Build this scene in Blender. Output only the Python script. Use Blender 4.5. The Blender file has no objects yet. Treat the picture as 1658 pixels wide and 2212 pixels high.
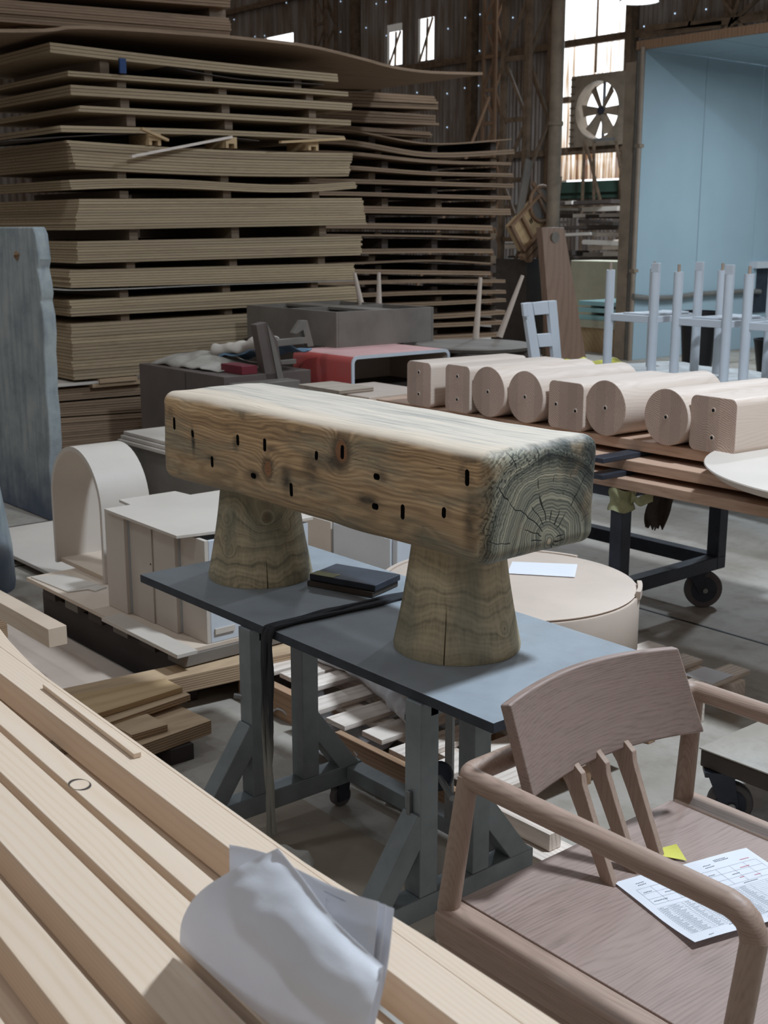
import bpy, math, random
from mathutils import Vector, Matrix, noise as mnoise
random.seed(7)
S = bpy.context.scene
C = S.collection
# ------------------------------------------------------------------ camera, world, lights, exposure
# world axes: X = towards the right front, Y = towards the right back, Z up; the camera stands above the origin
F = 2650.0; CX = 829.0; CY = 1106.0; EYE = 1.6
TH = math.atan(606 / F); AZ = math.radians(40)
FW = (-math.cos(AZ), math.sin(AZ)); RT = (math.sin(AZ), math.cos(AZ))
cd = bpy.data.cameras.new('camera'); cam = bpy.data.objects.new('camera', cd); C.objects.link(cam)
cam.location = (0, 0, EYE)
vd = Vector((FW[0] * math.cos(TH), FW[1] * math.cos(TH), -math.sin(TH)))
cam.rotation_euler = vd.to_track_quat('-Z', 'Y').to_euler()
cd.sensor_fit = 'VERTICAL'; cd.sensor_height = 36; cd.sensor_width = 27; cd.lens = F / 2212 * 36
cd.clip_start = 0.05; cd.clip_end = 200
cd.dof.use_dof = True; cd.dof.focus_distance = 2.65; cd.dof.aperture_fstop = 11
S.camera = cam
W = bpy.data.worlds.new('hall_daylight'); S.world = W; W.use_nodes = True
W.node_tree.nodes['Background'].inputs[0].default_value = (1.0, 0.93, 0.86, 1)
W.node_tree.nodes['Background'].inputs[1].default_value = 0.17
S.view_settings.view_transform = 'Standard'; S.view_settings.look = 'None'
S.view_settings.gamma = 1; S.view_settings.use_curve_mapping = False
S.view_settings.exposure = 0.0
# high-bay lamps hang at 5.2 m: (x, y, watts); each is built with its shade further down
LAMPS = [(-0.75, 3.5, 5.2, 330), (-3.2, -1.6, 5.4, 20), (-9.0, 7.0, 5.2, 44), (2.5, -2.5, 5.2, 24), (-4.5, 9.0, 5.2, 190),
         (-12.0, 14.83, 4.80, 240), (-7.0, 1.0, 5.3, 40)]
def lampcol(): return (0.74, 0.87, 1.0)

def ray(x, y):
    a = (x - CX) / F; b = (y - CY) / F
    fo = math.cos(TH) - b * math.sin(TH); dn = math.sin(TH) + b * math.cos(TH)
    return Vector((fo * FW[0] + a * RT[0], fo * FW[1] + a * RT[1], -dn))
def PZ(x, y, z): r = ray(x, y); return Vector((0, 0, EYE)) + r * ((z - EYE) / r.z)
def PX(x, y, X): r = ray(x, y); return Vector((0, 0, EYE)) + r * (X / r.x)
def PY(x, y, Y): r = ray(x, y); return Vector((0, 0, EYE)) + r * (Y / r.y)

# ------------------------------------------------------------------ mesh helpers
class MB:
    def __init__(s): s.v = []; s.f = []
    def add(s, vs, fs):
        n = len(s.v); s.v += [tuple(v) for v in vs]; s.f += [tuple(i + n for i in f) for f in fs]; return s
    def hexa(s, p):
        return s.add(p, [(0, 3, 2, 1), (4, 5, 6, 7), (0, 1, 5, 4), (1, 2, 6, 5), (2, 3, 7, 6), (3, 0, 4, 7)])
    def box(s, x0, x1, y0, y1, z0, z1):
        return s.hexa([(x0, y0, z0), (x1, y0, z0), (x1, y1, z0), (x0, y1, z0), (x0, y0, z1), (x1, y0, z1), (x1, y1, z1), (x0, y1, z1)])
    def bar(s, a, b, w, h, up=(0, 0, 1)):
        a = Vector(a); b = Vector(b); d = (b - a).normalized(); u = Vector(up)
        sd = d.cross(u)
        if sd.length < 1e-4: sd = d.cross(Vector((1, 0, 0)))
        sd.normalize(); u = sd.cross(d).normalized(); sd *= w / 2; u *= h / 2
        return s.hexa([a - sd - u, a + sd - u, a + sd + u, a - sd + u, b - sd - u, b + sd - u, b + sd + u, b - sd + u])
    def prism(s, poly, ax, a0, a1):
        def m(p, t): return {'x': (t, p[0], p[1]), 'y': (p[0], t, p[1]), 'z': (p[0], p[1], t)}[ax]
        n = len(poly)
        return s.add([m(p, a0) for p in poly] + [m(p, a1) for p in poly],
                     [tuple(range(n))[::-1], tuple(range(n, 2 * n))] + [(i, (i + 1) % n, n + (i + 1) % n, n + i) for i in range(n)])
    def tube(s, path, r, n=12, caps=True, squash=1.0):
        path = [Vector(p) for p in path]; k = len(path); vs = []; fs = []
        rr = r if isinstance(r, (list, tuple)) else [r] * k
        prev = None
        for i, p in enumerate(path):
            d = (path[min(i + 1, k - 1)] - path[max(i - 1, 0)]).normalized()
            if prev is None:
                u = Vector((0, 0, 1)) if abs(d.z) < .9 else Vector((1, 0, 0))
            else: u = prev
            sd = d.cross(u).normalized(); u = sd.cross(d).normalized(); prev = u
            for j in range(n):
                t = 2 * math.pi * j / n
                vs.append(p + sd * math.cos(t) * rr[i] + u * math.sin(t) * rr[i] * squash)
        for i in range(k - 1):
            for j in range(n):
                a = i * n + j; b = i * n + (j + 1) % n
                fs.append((a, b, b + n, a + n))
        if caps: fs += [tuple(range(n))[::-1], tuple(range((k - 1) * n, k * n))]
        return s.add(vs, fs)
    def cyl(s, a, b, r, n=20, r1=None): return s.tube([a, b], [r, r if r1 is None else r1], n)
    def lathe(s, prof, c=(0, 0, 0), n=40):
        k = len(prof)
        vs = [(c[0] + r * math.cos(2 * math.pi * j / n), c[1] + r * math.sin(2 * math.pi * j / n), c[2] + z) for r, z in prof for j in range(n)]
        fs = [(i * n + j, i * n + (j + 1) % n, (i + 1) * n + (j + 1) % n, (i + 1) * n + j) for i in range(k - 1) for j in range(n)]
        fs += [tuple(range(n))[::-1], tuple(range((k - 1) * n, k * n))]
        return s.add(vs, fs)
    def grid(s, fn, nu, nv, th=0.0, closed=False):
        P = [[Vector(fn(i / nu, j / nv)) for j in range(nv + 1)] for i in range(nu + 1)]
        def nrm(i, j):
            a = P[min(i + 1, nu)][j] - P[max(i - 1, 0)][j]; b = P[i][min(j + 1, nv)] - P[i][max(j - 1, 0)]
            c = a.cross(b); return c.normalized() if c.length > 0 else Vector((0, 0, 1))
        m = (nu + 1) * (nv + 1); I = lambda i, j: i * (nv + 1) + j
        vs = [P[i][j] for i in range(nu + 1) for j in range(nv + 1)]
        fs = [(I(i, j), I(i + 1, j), I(i + 1, j + 1), I(i, j + 1)) for i in range(nu) for j in range(nv)]
        if th:
            vs += [P[i][j] - nrm(i, j) * th for i in range(nu + 1) for j in range(nv + 1)]
            fs += [tuple(q + m for q in f[::-1]) for f in fs]
            for i in range(nu):
                fs += [(I(i, 0) + m, I(i + 1, 0) + m, I(i + 1, 0), I(i, 0)), (I(i, nv), I(i + 1, nv), I(i + 1, nv) + m, I(i, nv) + m)]
            for j in range(nv):
                fs += [(I(0, j), I(0, j + 1), I(0, j + 1) + m, I(0, j) + m), (I(nu, j) + m, I(nu, j + 1) + m, I(nu, j + 1), I(nu, j))]
        return s.add(vs, fs)
    def build(s, name, mat, parent=None, bev=0, loc=None, ang=35, seg=2):
        me = bpy.data.meshes.new(name); me.from_pydata(s.v, [], s.f); me.validate()
        for p in me.polygons: p.use_smooth = True
        me.set_sharp_from_angle(angle=math.radians(ang))
        o = bpy.data.objects.new(name, me); C.objects.link(o)
        for m in (mat if isinstance(mat, (list, tuple)) else [mat]): me.materials.append(m)
        if parent: o.parent = parent
        if loc is not None: o.location = loc
        if bev:
            b = o.modifiers.new('bevel', 'BEVEL'); b.width = bev; b.segments = seg; b.limit_method = 'ANGLE'
            b.angle_limit = math.radians(40); b.harden_normals = True
        return o
def tag(o, label=None, cat=None, group=None, kind=None):
    if label: o['label'] = label
    if cat: o['category'] = cat
    if group: o['group'] = group
    if kind: o['kind'] = kind
    return o
def thing(name, label, cat, loc=(0, 0, 0), rz=0, group=None):
    o = bpy.data.objects.new(name, None); C.objects.link(o); o.empty_display_size = .1
    o.location = loc; o.rotation_euler = (0, 0, rz); return tag(o, label, cat, group)
def struct(mb, name, mat, **k): return tag(mb.build(name, mat, **k), kind='structure')
def dup(root, label=None, loc=None, rz=None):
    def cp(o, par):
        c = o.copy(); C.objects.link(c)
        if par: c.parent = par
        for ch in [x for x in KIDS.get(o.name, [])]: KIDS.setdefault(c.name, []).append(cp(ch, c))
        return c
    KIDS = {}
    for o in bpy.data.objects:
        if o.parent: KIDS.setdefault(o.parent.name, []).append(o)
    r = cp(root, None)
    if label: r['label'] = label
    if loc is not None: r.location = loc
    if rz is not None: r.rotation_euler = (0, 0, rz)
    return r
def rpoly(w, h, r, n=5, cx=0, cy=0):
    out = []
    for (sx, sy, a) in ((1, 1, 0), (-1, 1, 90), (-1, -1, 180), (1, -1, 270)):
        for k in range(n + 1):
            t = math.radians(a + 90 * k / n); out.append((cx + sx * (w / 2 - r) + r * math.cos(t), cy + sy * (h / 2 - r) + r * math.sin(t)))
    return out

# ------------------------------------------------------------------ material helpers
class G:
    def __init__(s, name, rough=.6, metal=0, spec=.4):
        s.m = bpy.data.materials.new(name); s.m.use_nodes = True; s.t = s.m.node_tree; s.b = s.t.nodes['Principled BSDF']
        s.b.inputs['Roughness'].default_value = rough; s.b.inputs['Metallic'].default_value = metal
        s.b.inputs['Specular IOR Level'].default_value = spec
        s.tc = s.t.nodes.new('ShaderNodeTexCoord'); s.obj = s.tc.outputs['Object']
    def n(s, t): return s.t.nodes.new(t)
    def put(s, inp, v):
        if hasattr(v, 'links'): s.t.links.new(v, inp)
        elif v is not None: inp.default_value = v
    def math(s, op, a, b=None, c=None):
        k = s.n('ShaderNodeMath'); k.operation = op; s.put(k.inputs[0], a)
        if b is not None: s.put(k.inputs[1], b)
        if c is not None: s.put(k.inputs[2], c)
        return k.outputs[0]
    def vmap(s, vec, scale=(1, 1, 1), loc=(0, 0, 0), rot=(0, 0, 0)):
        k = s.n('ShaderNodeMapping'); s.put(k.inputs[0], vec); k.inputs['Location'].default_value = loc
        k.inputs['Rotation'].default_value = rot; k.inputs['Scale'].default_value = scale; return k.outputs[0]
    def vadd(s, a, b, op='ADD'):
        k = s.n('ShaderNodeVectorMath'); k.operation = op; s.put(k.inputs[0], a); s.put(k.inputs[1], b); return k.outputs[0]
    def rnd(s, amt=7.0):
        k = s.n('ShaderNodeObjectInfo'); q = s.n('ShaderNodeVectorMath'); q.operation = 'SCALE'
        c = s.n('ShaderNodeCombineXYZ'); s.put(c.inputs[0], k.outputs['Random']); 
        s.put(c.inputs[1], s.math('MULTIPLY', k.outputs['Random'], 3.7)); s.put(c.inputs[2], s.math('MULTIPLY', k.outputs['Random'], -2.3))
        s.put(q.inputs[0], c.outputs[0]); q.inputs['Scale'].default_value = amt; s.r = k.outputs['Random']
        return q.outputs[0]
    def noise(s, vec, scale=5, detail=3, rough=.55, dist=0):
        k = s.n('ShaderNodeTexNoise'); s.put(k.inputs['Vector'], vec); k.inputs['Scale'].default_value = scale
        k.inputs['Detail'].default_value = detail; k.inputs['Roughness'].default_value = rough; k.inputs['Distortion'].default_value = dist
        return k.outputs[0]
    def ramp(s, fac, stops):
        k = s.n('ShaderNodeValToRGB'); s.put(k.inputs[0], fac); e = k.color_ramp.elements
        while len(e) < len(stops): e.new(.5)
        for q, (p, c) in zip(e, stops): q.position = p; q.color = (*c, 1) if len(c) == 3 else c
        return k.outputs[0]
    def step(s, v, a, b):
        k = s.n('ShaderNodeMapRange'); k.interpolation_type = 'SMOOTHSTEP'; s.put(k.inputs[0], v)
        k.inputs[1].default_value = a; k.inputs[2].default_value = b; return k.outputs[0]
    def mix(s, f, a, b, mode='MIX'):
        k = s.n('ShaderNodeMix'); k.data_type = 'RGBA'; k.blend_type = mode; s.put(k.inputs[0], f)
        for i, v in ((6, a), (7, b)):
            s.put(k.inputs[i], (*v, 1) if isinstance(v, tuple) and len(v) == 3 else v)
        return k.outputs[2]
    def sep(s, v):
        k = s.n('ShaderNodeSeparateXYZ'); s.put(k.inputs[0], v); return k.outputs
    def comb(s, x, y, z):
        k = s.n('ShaderNodeCombineXYZ'); s.put(k.inputs[0], x); s.put(k.inputs[1], y); s.put(k.inputs[2], z); return k.outputs[0]
    def col(s, v): s.put(s.b.inputs['Base Color'], (*v, 1) if isinstance(v, tuple) and len(v) == 3 else v)
    def bump(s, h, st=.2, d=.002):
        k = s.n('ShaderNodeBump'); s.put(k.inputs['Height'], h); k.inputs['Strength'].default_value = st; k.inputs['Distance'].default_value = d
        s.t.links.new(k.outputs[0], s.b.inputs['Normal'])
def hexc(r, g, b):
    f = lambda c: (c / 255 / 12.92) if c / 255 <= .04045 else ((c / 255 + .055) / 1.055) ** 2.4
    return (f(r), f(g), f(b))
def wood(name, light, dark, ax='x', ring=60, rc=.5, fine=.35, rough=.6, pith=(.12, .3), bump=.15, stain=None, vary=.25, wob=.02, lam=0):
    """solid wood: growth rings round a pith line that runs along the grain axis, plus fibre streaks"""
    g = G(name, rough); off = g.rnd(); v = g.vadd(g.obj, off)
    o3 = g.sep(g.obj); idx = 'xyz'.index(ax); tr = [i for i in range(3) if i != idx]
    st = [14, 14, 14]; st[idx] = 1.0
    slow = [6, 6, 6]; slow[idx] = 1.1
    w1 = g.noise(g.vmap(v, tuple(slow)), 1.0, 2); w2 = g.noise(g.vmap(g.vadd(v, (5.2, 1.3, 8.1)), tuple(slow)), 1.0, 2)
    jit = g.math('MULTIPLY', g.r, .25)
    a = g.math('ADD', g.math('ADD', o3[tr[0]], pith[0]), g.math('MULTIPLY', w1, wob * 2)); a = g.math('ADD', a, jit)
    b = g.math('ADD', g.math('ADD', o3[tr[1]], pith[1]), g.math('MULTIPLY', w2, wob * 4))
    if lam:
        s_ = g.math('FLOOR', g.math('ADD', g.math('MULTIPLY', o3[tr[0]], 1 / lam), g.math('MULTIPLY', g.r, 9)))
        a = g.math('ADD', a, g.math('MULTIPLY', g.math('SINE', g.math('MULTIPLY', s_, 12.9)), .12)); b = g.math('ADD', b, g.math('MULTIPLY', g.math('SINE', g.math('MULTIPLY', s_, 7.3)), .30))
    r = g.math('SQRT', g.math('ADD', g.math('MULTIPLY', a, a), g.math('MULTIPLY', b, b)))
    rg = g.math('SINE', g.math('MULTIPLY', r, ring * 6.283)); rg = g.math('MULTIPLY_ADD', rg, .5, .5); rg = g.math('POWER', rg, 2.0)
    fi = g.noise(g.vmap(v, tuple(q * 12 for q in st)), 1.0, 3, .6)
    big = g.noise(g.vmap(v, tuple(q * .35 for q in st)), 1.0, 2)
    f = g.math('ADD', g.math('MULTIPLY', rg, rc), g.math('MULTIPLY', g.math('SUBTRACT', fi, .5), fine * 2)); 
    f = g.math('ADD', f, g.math('MULTIPLY', g.math('SUBTRACT', big, .5), .6))
    c = g.mix(g.step(f, -.15, 1.0), light, dark)
    if lam: c = g.mix(g.math('MULTIPLY', g.math('MULTIPLY_ADD', g.math('SINE', g.math('MULTIPLY', s_, 5.1)), .5, .5), .6), c, tuple(q * .5 for q in light))
    if vary: 
        c = g.mix(g.math('MULTIPLY', g.r, vary), c, tuple(q * .55 for q in light))
    if stain:
        sn = g.noise(g.vmap(g.vadd(v, (3, 9, 4)), tuple(q * .25 for q in st)), 1.0, 4)
        c = g.mix(g.step(sn, .48, .68), c, stain)
    g.col(c); g.bump(g.math('ADD', f, fi), bump, .001); return g.m
def plain(name, c, rough=.5, metal=0, var=.12, sc=6, spec=.4, bump=.05, dirt=None):
    g = G(name, rough, metal, spec); off = g.rnd(3); v = g.vadd(g.obj, off); n = g.noise(v, sc, 5, .6)
    dk = tuple(q * (1 - var * 2) for q in c) if dirt is None else dirt
    g.col(g.mix(g.step(n, .3, .8), c, dk)); g.bump(g.noise(v, sc * 25, 2), bump, .0006); return g.m
def emit(name, c, s):
    g = G(name); g.b.inputs['Emission Color'].default_value = (*c, 1); g.b.inputs['Emission Strength'].default_value = s
    g.col((0.02, 0.02, 0.02)); return g.m

M = {}
M['pine'] = wood('fresh_pine', hexc(220, 198, 176), hexc(196, 160, 124), 'x', 150, .22, .15, .55, (.02, .09), vary=.12, wob=.012)
M['pine_y'] = wood('fresh_pine_across', hexc(226, 206, 184), hexc(198, 168, 138), 'y', 90, .4, .2, .55, (.03, .1), vary=.15, wob=.012)
M['walnut_x'] = wood('grey_walnut_along', hexc(166, 140, 124), hexc(100, 80, 68), 'x', 210, .22, .5, .5, (.05, .12), vary=.1, wob=.03)
M['walnut_y'] = wood('grey_walnut_across', hexc(156, 134, 124), hexc(98, 80, 72), 'y', 190, .22, .5, .5, (.3, .06), vary=.1, wob=.03)
M['walnut_z'] = wood('grey_walnut_upright', hexc(166, 142, 126), hexc(112, 88, 74), 'z', 200, .2, .45, .5, (.05, .12), vary=.1, wob=.02)
M['block'] = wood('laminated_ash_block', hexc(206, 188, 174), hexc(176, 152, 136), 'y', 130, .25, .15, .55, (.03, .05), vary=.25, wob=.03)
M['block_end'] = wood('ash_end_grain', hexc(214, 188, 172), hexc(136, 106, 92), 'y', 125, .6, .3, .6, (.03, .03), vary=.15, wob=.015, lam=.052)
M['oak'] = wood('trolley_oak', hexc(190, 158, 136), hexc(140, 106, 84), 'x', 200, .25, .5, .6, vary=.2)
M['ply'] = wood('plywood_sheet', hexc(176, 154, 124), hexc(122, 100, 74), 'y', 30, .3, .5, .7, (.5, .5), vary=.5)
M['ply2'] = wood('brown_plywood_sheet', hexc(150, 124, 100), hexc(92, 72, 56), 'y', 30, .3, .5, .7, (.5, .5), vary=.5)
M['batten'] = wood('rough_batten', hexc(124, 106, 88), hexc(80, 66, 52), 'y', 50, .4, .4, .7, vary=.4)
M['pallet'] = wood('pallet_slat_wood', hexc(232, 218, 206), hexc(170, 146, 126), 'y', 60, .35, .3, .7, vary=.2)
M['pallet_x'] = wood('pallet_bearer_wood', hexc(172, 138, 110), hexc(128, 98, 72), 'x', 60, .4, .3, .7, vary=.2)
M['pallet_b'] = wood('pallet_cross_board', hexc(230, 216, 204), hexc(170, 140, 116), 'x', 60, .35, .3, .7, vary=.2)
M['scrap'] = wood('brown_scrap_wood', hexc(150, 118, 92), hexc(96, 70, 50), 'z', 40, .4, .4, .65, vary=.3)
M['olive_ply'] = wood('tan_plywood', hexc(196, 166, 126), hexc(156, 124, 86), 'y', 16, .3, .4, .65, (.6, .6), vary=.15)
def ply_edge(name, a, b, freq=330):
    g = G(name, .65); z = g.sep(g.obj)[2]; nx = g.sep(g.tc.outputs['Normal'])
    st = g.math('MULTIPLY_ADD', g.math('SINE', g.math('MULTIPLY', z, freq * 6.283)), .5, .5)
    n = g.noise(g.vmap(g.vadd(g.obj, g.rnd()), (20, 3, 60)), 1, 4)
    side = g.math('SUBTRACT', 1, g.step(g.math('ABSOLUTE', nx[2]), .5, .8))
    c = g.mix(g.math('MULTIPLY', side, g.math('MULTIPLY', st, .75)), a, b); c = g.mix(g.math('MULTIPLY', g.step(n, .35, .75), .4), c, b)
    g.col(c); return g.m
M['lam'] = ply_edge('layered_ply_edge', hexc(196, 168, 136), hexc(112, 84, 62), 120)
M['lam_grey'] = ply_edge('grey_layered_ply', hexc(180, 166, 150), hexc(104, 88, 74), 90)
M['white'] = plain('white_primer', hexc(202, 191, 180), .5, var=.05, sc=3)
M['white_cool'] = plain('white_lacquer', hexc(200, 204, 210), .35, var=.04, sc=3)
M['cream'] = plain('pale_birch_face', hexc(198, 180, 166), .5, var=.06, sc=4)
M['grey_paint'] = plain('dusty_grey_green_paint', hexc(136, 142, 144), .45, .2, var=.16, sc=8, bump=.15)
M['dark_steel'] = plain('dark_blue_grey_steel', hexc(62, 66, 76), .5, .4, var=.2, sc=10, bump=.15)
M['tabletop'] = plain('sprayed_grey_tabletop', hexc(146, 152, 158), .5, 0, var=.12, sc=5, bump=.35, spec=.3)
M['table_edge'] = plain('blackened_table_edge', hexc(58, 62, 70), .6, 0, var=.25, sc=14, bump=.4)
M['black'] = plain('black_plastic', (.012, .012, .014), .5, var=.2)
M['hole'] = plain('hole_shade', (.004, .004, .005), .9, var=.1)  # near-black colour stands in for the shade inside slots and holes
M['rubber'] = plain('grey_castor_rubber', hexc(104, 96, 98), .6, var=.25, sc=12)
M['brown_cab'] = plain('dusty_brown_veneer', hexc(98, 86, 80), .6, var=.12, sc=4)
M['brown_cab2'] = plain('dusty_taupe_veneer', hexc(120, 112, 104), .6, var=.15, sc=4)
M['red'] = plain('salmon_red_lacquer', hexc(196, 84, 78), .45, var=.12, sc=5, dirt=hexc(180, 96, 92))
M['redtop'] = plain('dusty_pink_lacquer', hexc(214, 168, 164), .5, var=.08, sc=5)
def paper_mat():
    m = plain('white_paper', hexc(240, 240, 244), .7, var=.03, sc=8, bump=.3); t = m.node_tree; b = t.nodes['Principled BSDF']; out = t.nodes['Material Output']
    tr = t.nodes.new('ShaderNodeBsdfTranslucent'); tr.inputs[0].default_value = (*hexc(242, 242, 246), 1); mx = t.nodes.new('ShaderNodeMixShader'); mx.inputs[0].default_value = .3
    t.links.new(b.outputs[0], mx.inputs[1]); t.links.new(tr.outputs[0], mx.inputs[2]); t.links.new(mx.outputs[0], out.inputs[0]); return m
M['paper'] = paper_mat()
M['print'] = plain('grey_print', hexc(96, 100, 112), .8, var=.05)
M['redprint'] = plain('red_print', hexc(200, 70, 90), .8, var=.05)
M['yellow'] = plain('yellow_note', hexc(214, 208, 96), .6, var=.06)
M['canvas'] = plain('dusty_grey_canvas', hexc(168, 160, 150), .85, var=.12, sc=9, bump=.5)
M['bluecloth'] = plain('pale_blue_cloth', hexc(120, 150, 176), .85, var=.15, sc=9, bump=.5)
M['plastic_film'] = plain('crumpled_white_film', hexc(206, 206, 212), .3, var=.1, sc=20, bump=.6)
M['dustcloth'] = plain('grey_white_dust_sheet', hexc(190, 192, 192), .8, var=.12, sc=6, bump=.5)
M['maroon'] = plain('maroon_board', hexc(112, 36, 46), .6)
M['booth'] = plain('light_blue_booth_panel', hexc(158, 180, 192), .28, var=.04, sc=1.2, spec=.5, bump=.1)
M['booth_frame'] = plain('grey_booth_frame', hexc(130, 128, 124), .5, .3, var=.15)
M['pipe'] = plain('tan_conduit', hexc(146, 132, 118), .5, var=.1)
M['rust'] = plain('rusty_dark_steel', hexc(126, 104, 84), .75, .1, var=.3, sc=7, bump=.4)
M['rust2'] = plain('tan_painted_column', hexc(146, 130, 112), .6, .05, var=.2, sc=5)
M['cardboard'] = plain('brown_kraft_board', hexc(160, 146, 130), .8, var=.1, sc=4)
M['lean'] = wood('reddish_brown_board', hexc(134, 108, 92), hexc(102, 80, 66), 'z', 16, .3, .4, .5, (.4, .4), vary=.1)
M['glass'] = plain('pale_glass_sheet', hexc(170, 214, 216), .15, var=.03)
M['tape'] = plain('dusty_masking_tape', hexc(158, 156, 118), .7, var=.2, sc=20)
M['chrome'] = plain('worn_steel', hexc(150, 150, 150), .4, .7, var=.2)
def slab_mat():
    g = G('weathered_grey_slab', .75); v = g.obj
    n = g.noise(v, 3.5, 6, .65); n2 = g.noise(g.vmap(v, (12, 12, 1.2)), 2, 4)
    c = g.ramp(n, [(.3, hexc(116, 124, 128)), (.5, hexc(150, 156, 156)), (.7, hexc(172, 174, 170))])
    c = g.mix(g.math('MULTIPLY', g.step(n2, .4, .7), .4), c, hexc(96, 104, 114))
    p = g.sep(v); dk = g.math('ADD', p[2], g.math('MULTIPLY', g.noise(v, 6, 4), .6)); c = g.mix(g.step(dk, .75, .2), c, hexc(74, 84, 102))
    kd = g.vadd(v, (-6.56, -2.9, -1.53), 'ADD'); 
    g.col(c); g.bump(n, .3, .004); return g.m
M['slab'] = slab_mat()
def floor_mat():
    g = G('dusty_concrete', .7); v = g.obj; n = g.noise(v, 1.1, 6, .6); n2 = g.noise(v, 9, 6, .7)
    c = g.ramp(n, [(.3, hexc(134, 124, 112)), (.5, hexc(164, 156, 146)), (.7, hexc(184, 180, 174))])
    c = g.mix(g.math('MULTIPLY', g.step(n2, .45, .75), .35), c, hexc(104, 92, 80)); g.col(c)
    g.put(g.b.inputs['Roughness'], g.math('MULTIPLY_ADD', n2, .5, .35)); g.bump(n2, .15, .004); return g.m
M['floor'] = floor_mat()
def corr(name, a, b, seam=True):
    g = G(name, .6, .3); v = g.obj; n = g.noise(g.vmap(v, (3, 1, .35)), 1.5, 5, .6); n2 = g.noise(g.vmap(v, (14, 1, .25)), 1, 3)
    c = g.mix(g.step(n, .35, .7), a, b); c = g.mix(g.math('MULTIPLY', g.step(n2, .5, .7), .5), c, tuple(q * .4 for q in b)); g.col(c); return g.m
M['tin'] = corr('dark_rusty_corrugated_tin', hexc(156, 148, 142), hexc(116, 94, 78))
def fibre_mat():
    g = G('backlit_fibreglass_sheet', .6); v = g.obj
    n = g.noise(g.vmap(v, (16, 1, .5)), 1, 4, .6); p = g.sep(v)
    d = g.math('ADD', g.math('MULTIPLY', g.math('SUBTRACT', n, .5), 1.6), g.math('MULTIPLY_ADD', p[2], .17, -.10))
    c = g.ramp(d, [(.28 / 1.0, hexc(120, 78, 48)), (.42, hexc(200, 164, 120)), (.6, hexc(226, 226, 224)), (.9, (1, 1, 1))])
    s_ = g.math('MULTIPLY_ADD', g.step(d, .3, .95), 1.6, .75)
    g.col((.3, .3, .3)); g.put(g.b.inputs['Emission Color'], c); g.put(g.b.inputs['Emission Strength'], s_); return g.m
M['fibre'] = fibre_mat()
M['sky'] = emit('daylight_outside', (.95, .98, 1), 2.2)
M['pin'] = emit('daylight_through_nail_hole', (.55, .75, 1), 1.6)
M['bulb'] = emit('lamp_diffuser', (.9, .96, 1), 14)
M['tenon'] = plain('bare_wood_tenon', hexc(170, 150, 134), .6)
M['olive'] = plain('cream_painted_box', hexc(196, 190, 166), .6, var=.06)
M['green'] = plain('dull_green_sill', hexc(60, 82, 70), .6)
M['blue'] = plain('blue_tag', hexc(28, 60, 110), .5)
M['darkwood'] = plain('dark_dusty_board', hexc(74, 64, 58), .7, var=.2, sc=5)
M['tray'] = plain('dark_grey_brown_tray', hexc(64, 56, 54), .7, var=.15, sc=5)
def mdf():
    g = G('raw_mdf_face', .7); n = g.noise(g.obj, 5, 4); g.col(g.mix(n, hexc(192, 168, 144), hexc(214, 200, 186))); return g.m
M['mdf'] = mdf()
def strap_mat():
    g = G('black_rag_strap', .9); n = g.noise(g.vmap(g.obj, (30, 30, 3)), 1, 4); z = g.sep(g.obj)[2]
    f = g.math('ADD', g.math('MULTIPLY', g.math('SUBTRACT', n, .5), .35), z)
    g.col(g.mix(g.step(f, .40, .22), hexc(44, 44, 48), hexc(140, 136, 126))); g.bump(n, .6, .004); return g.m
M['strap'] = strap_mat()

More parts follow.
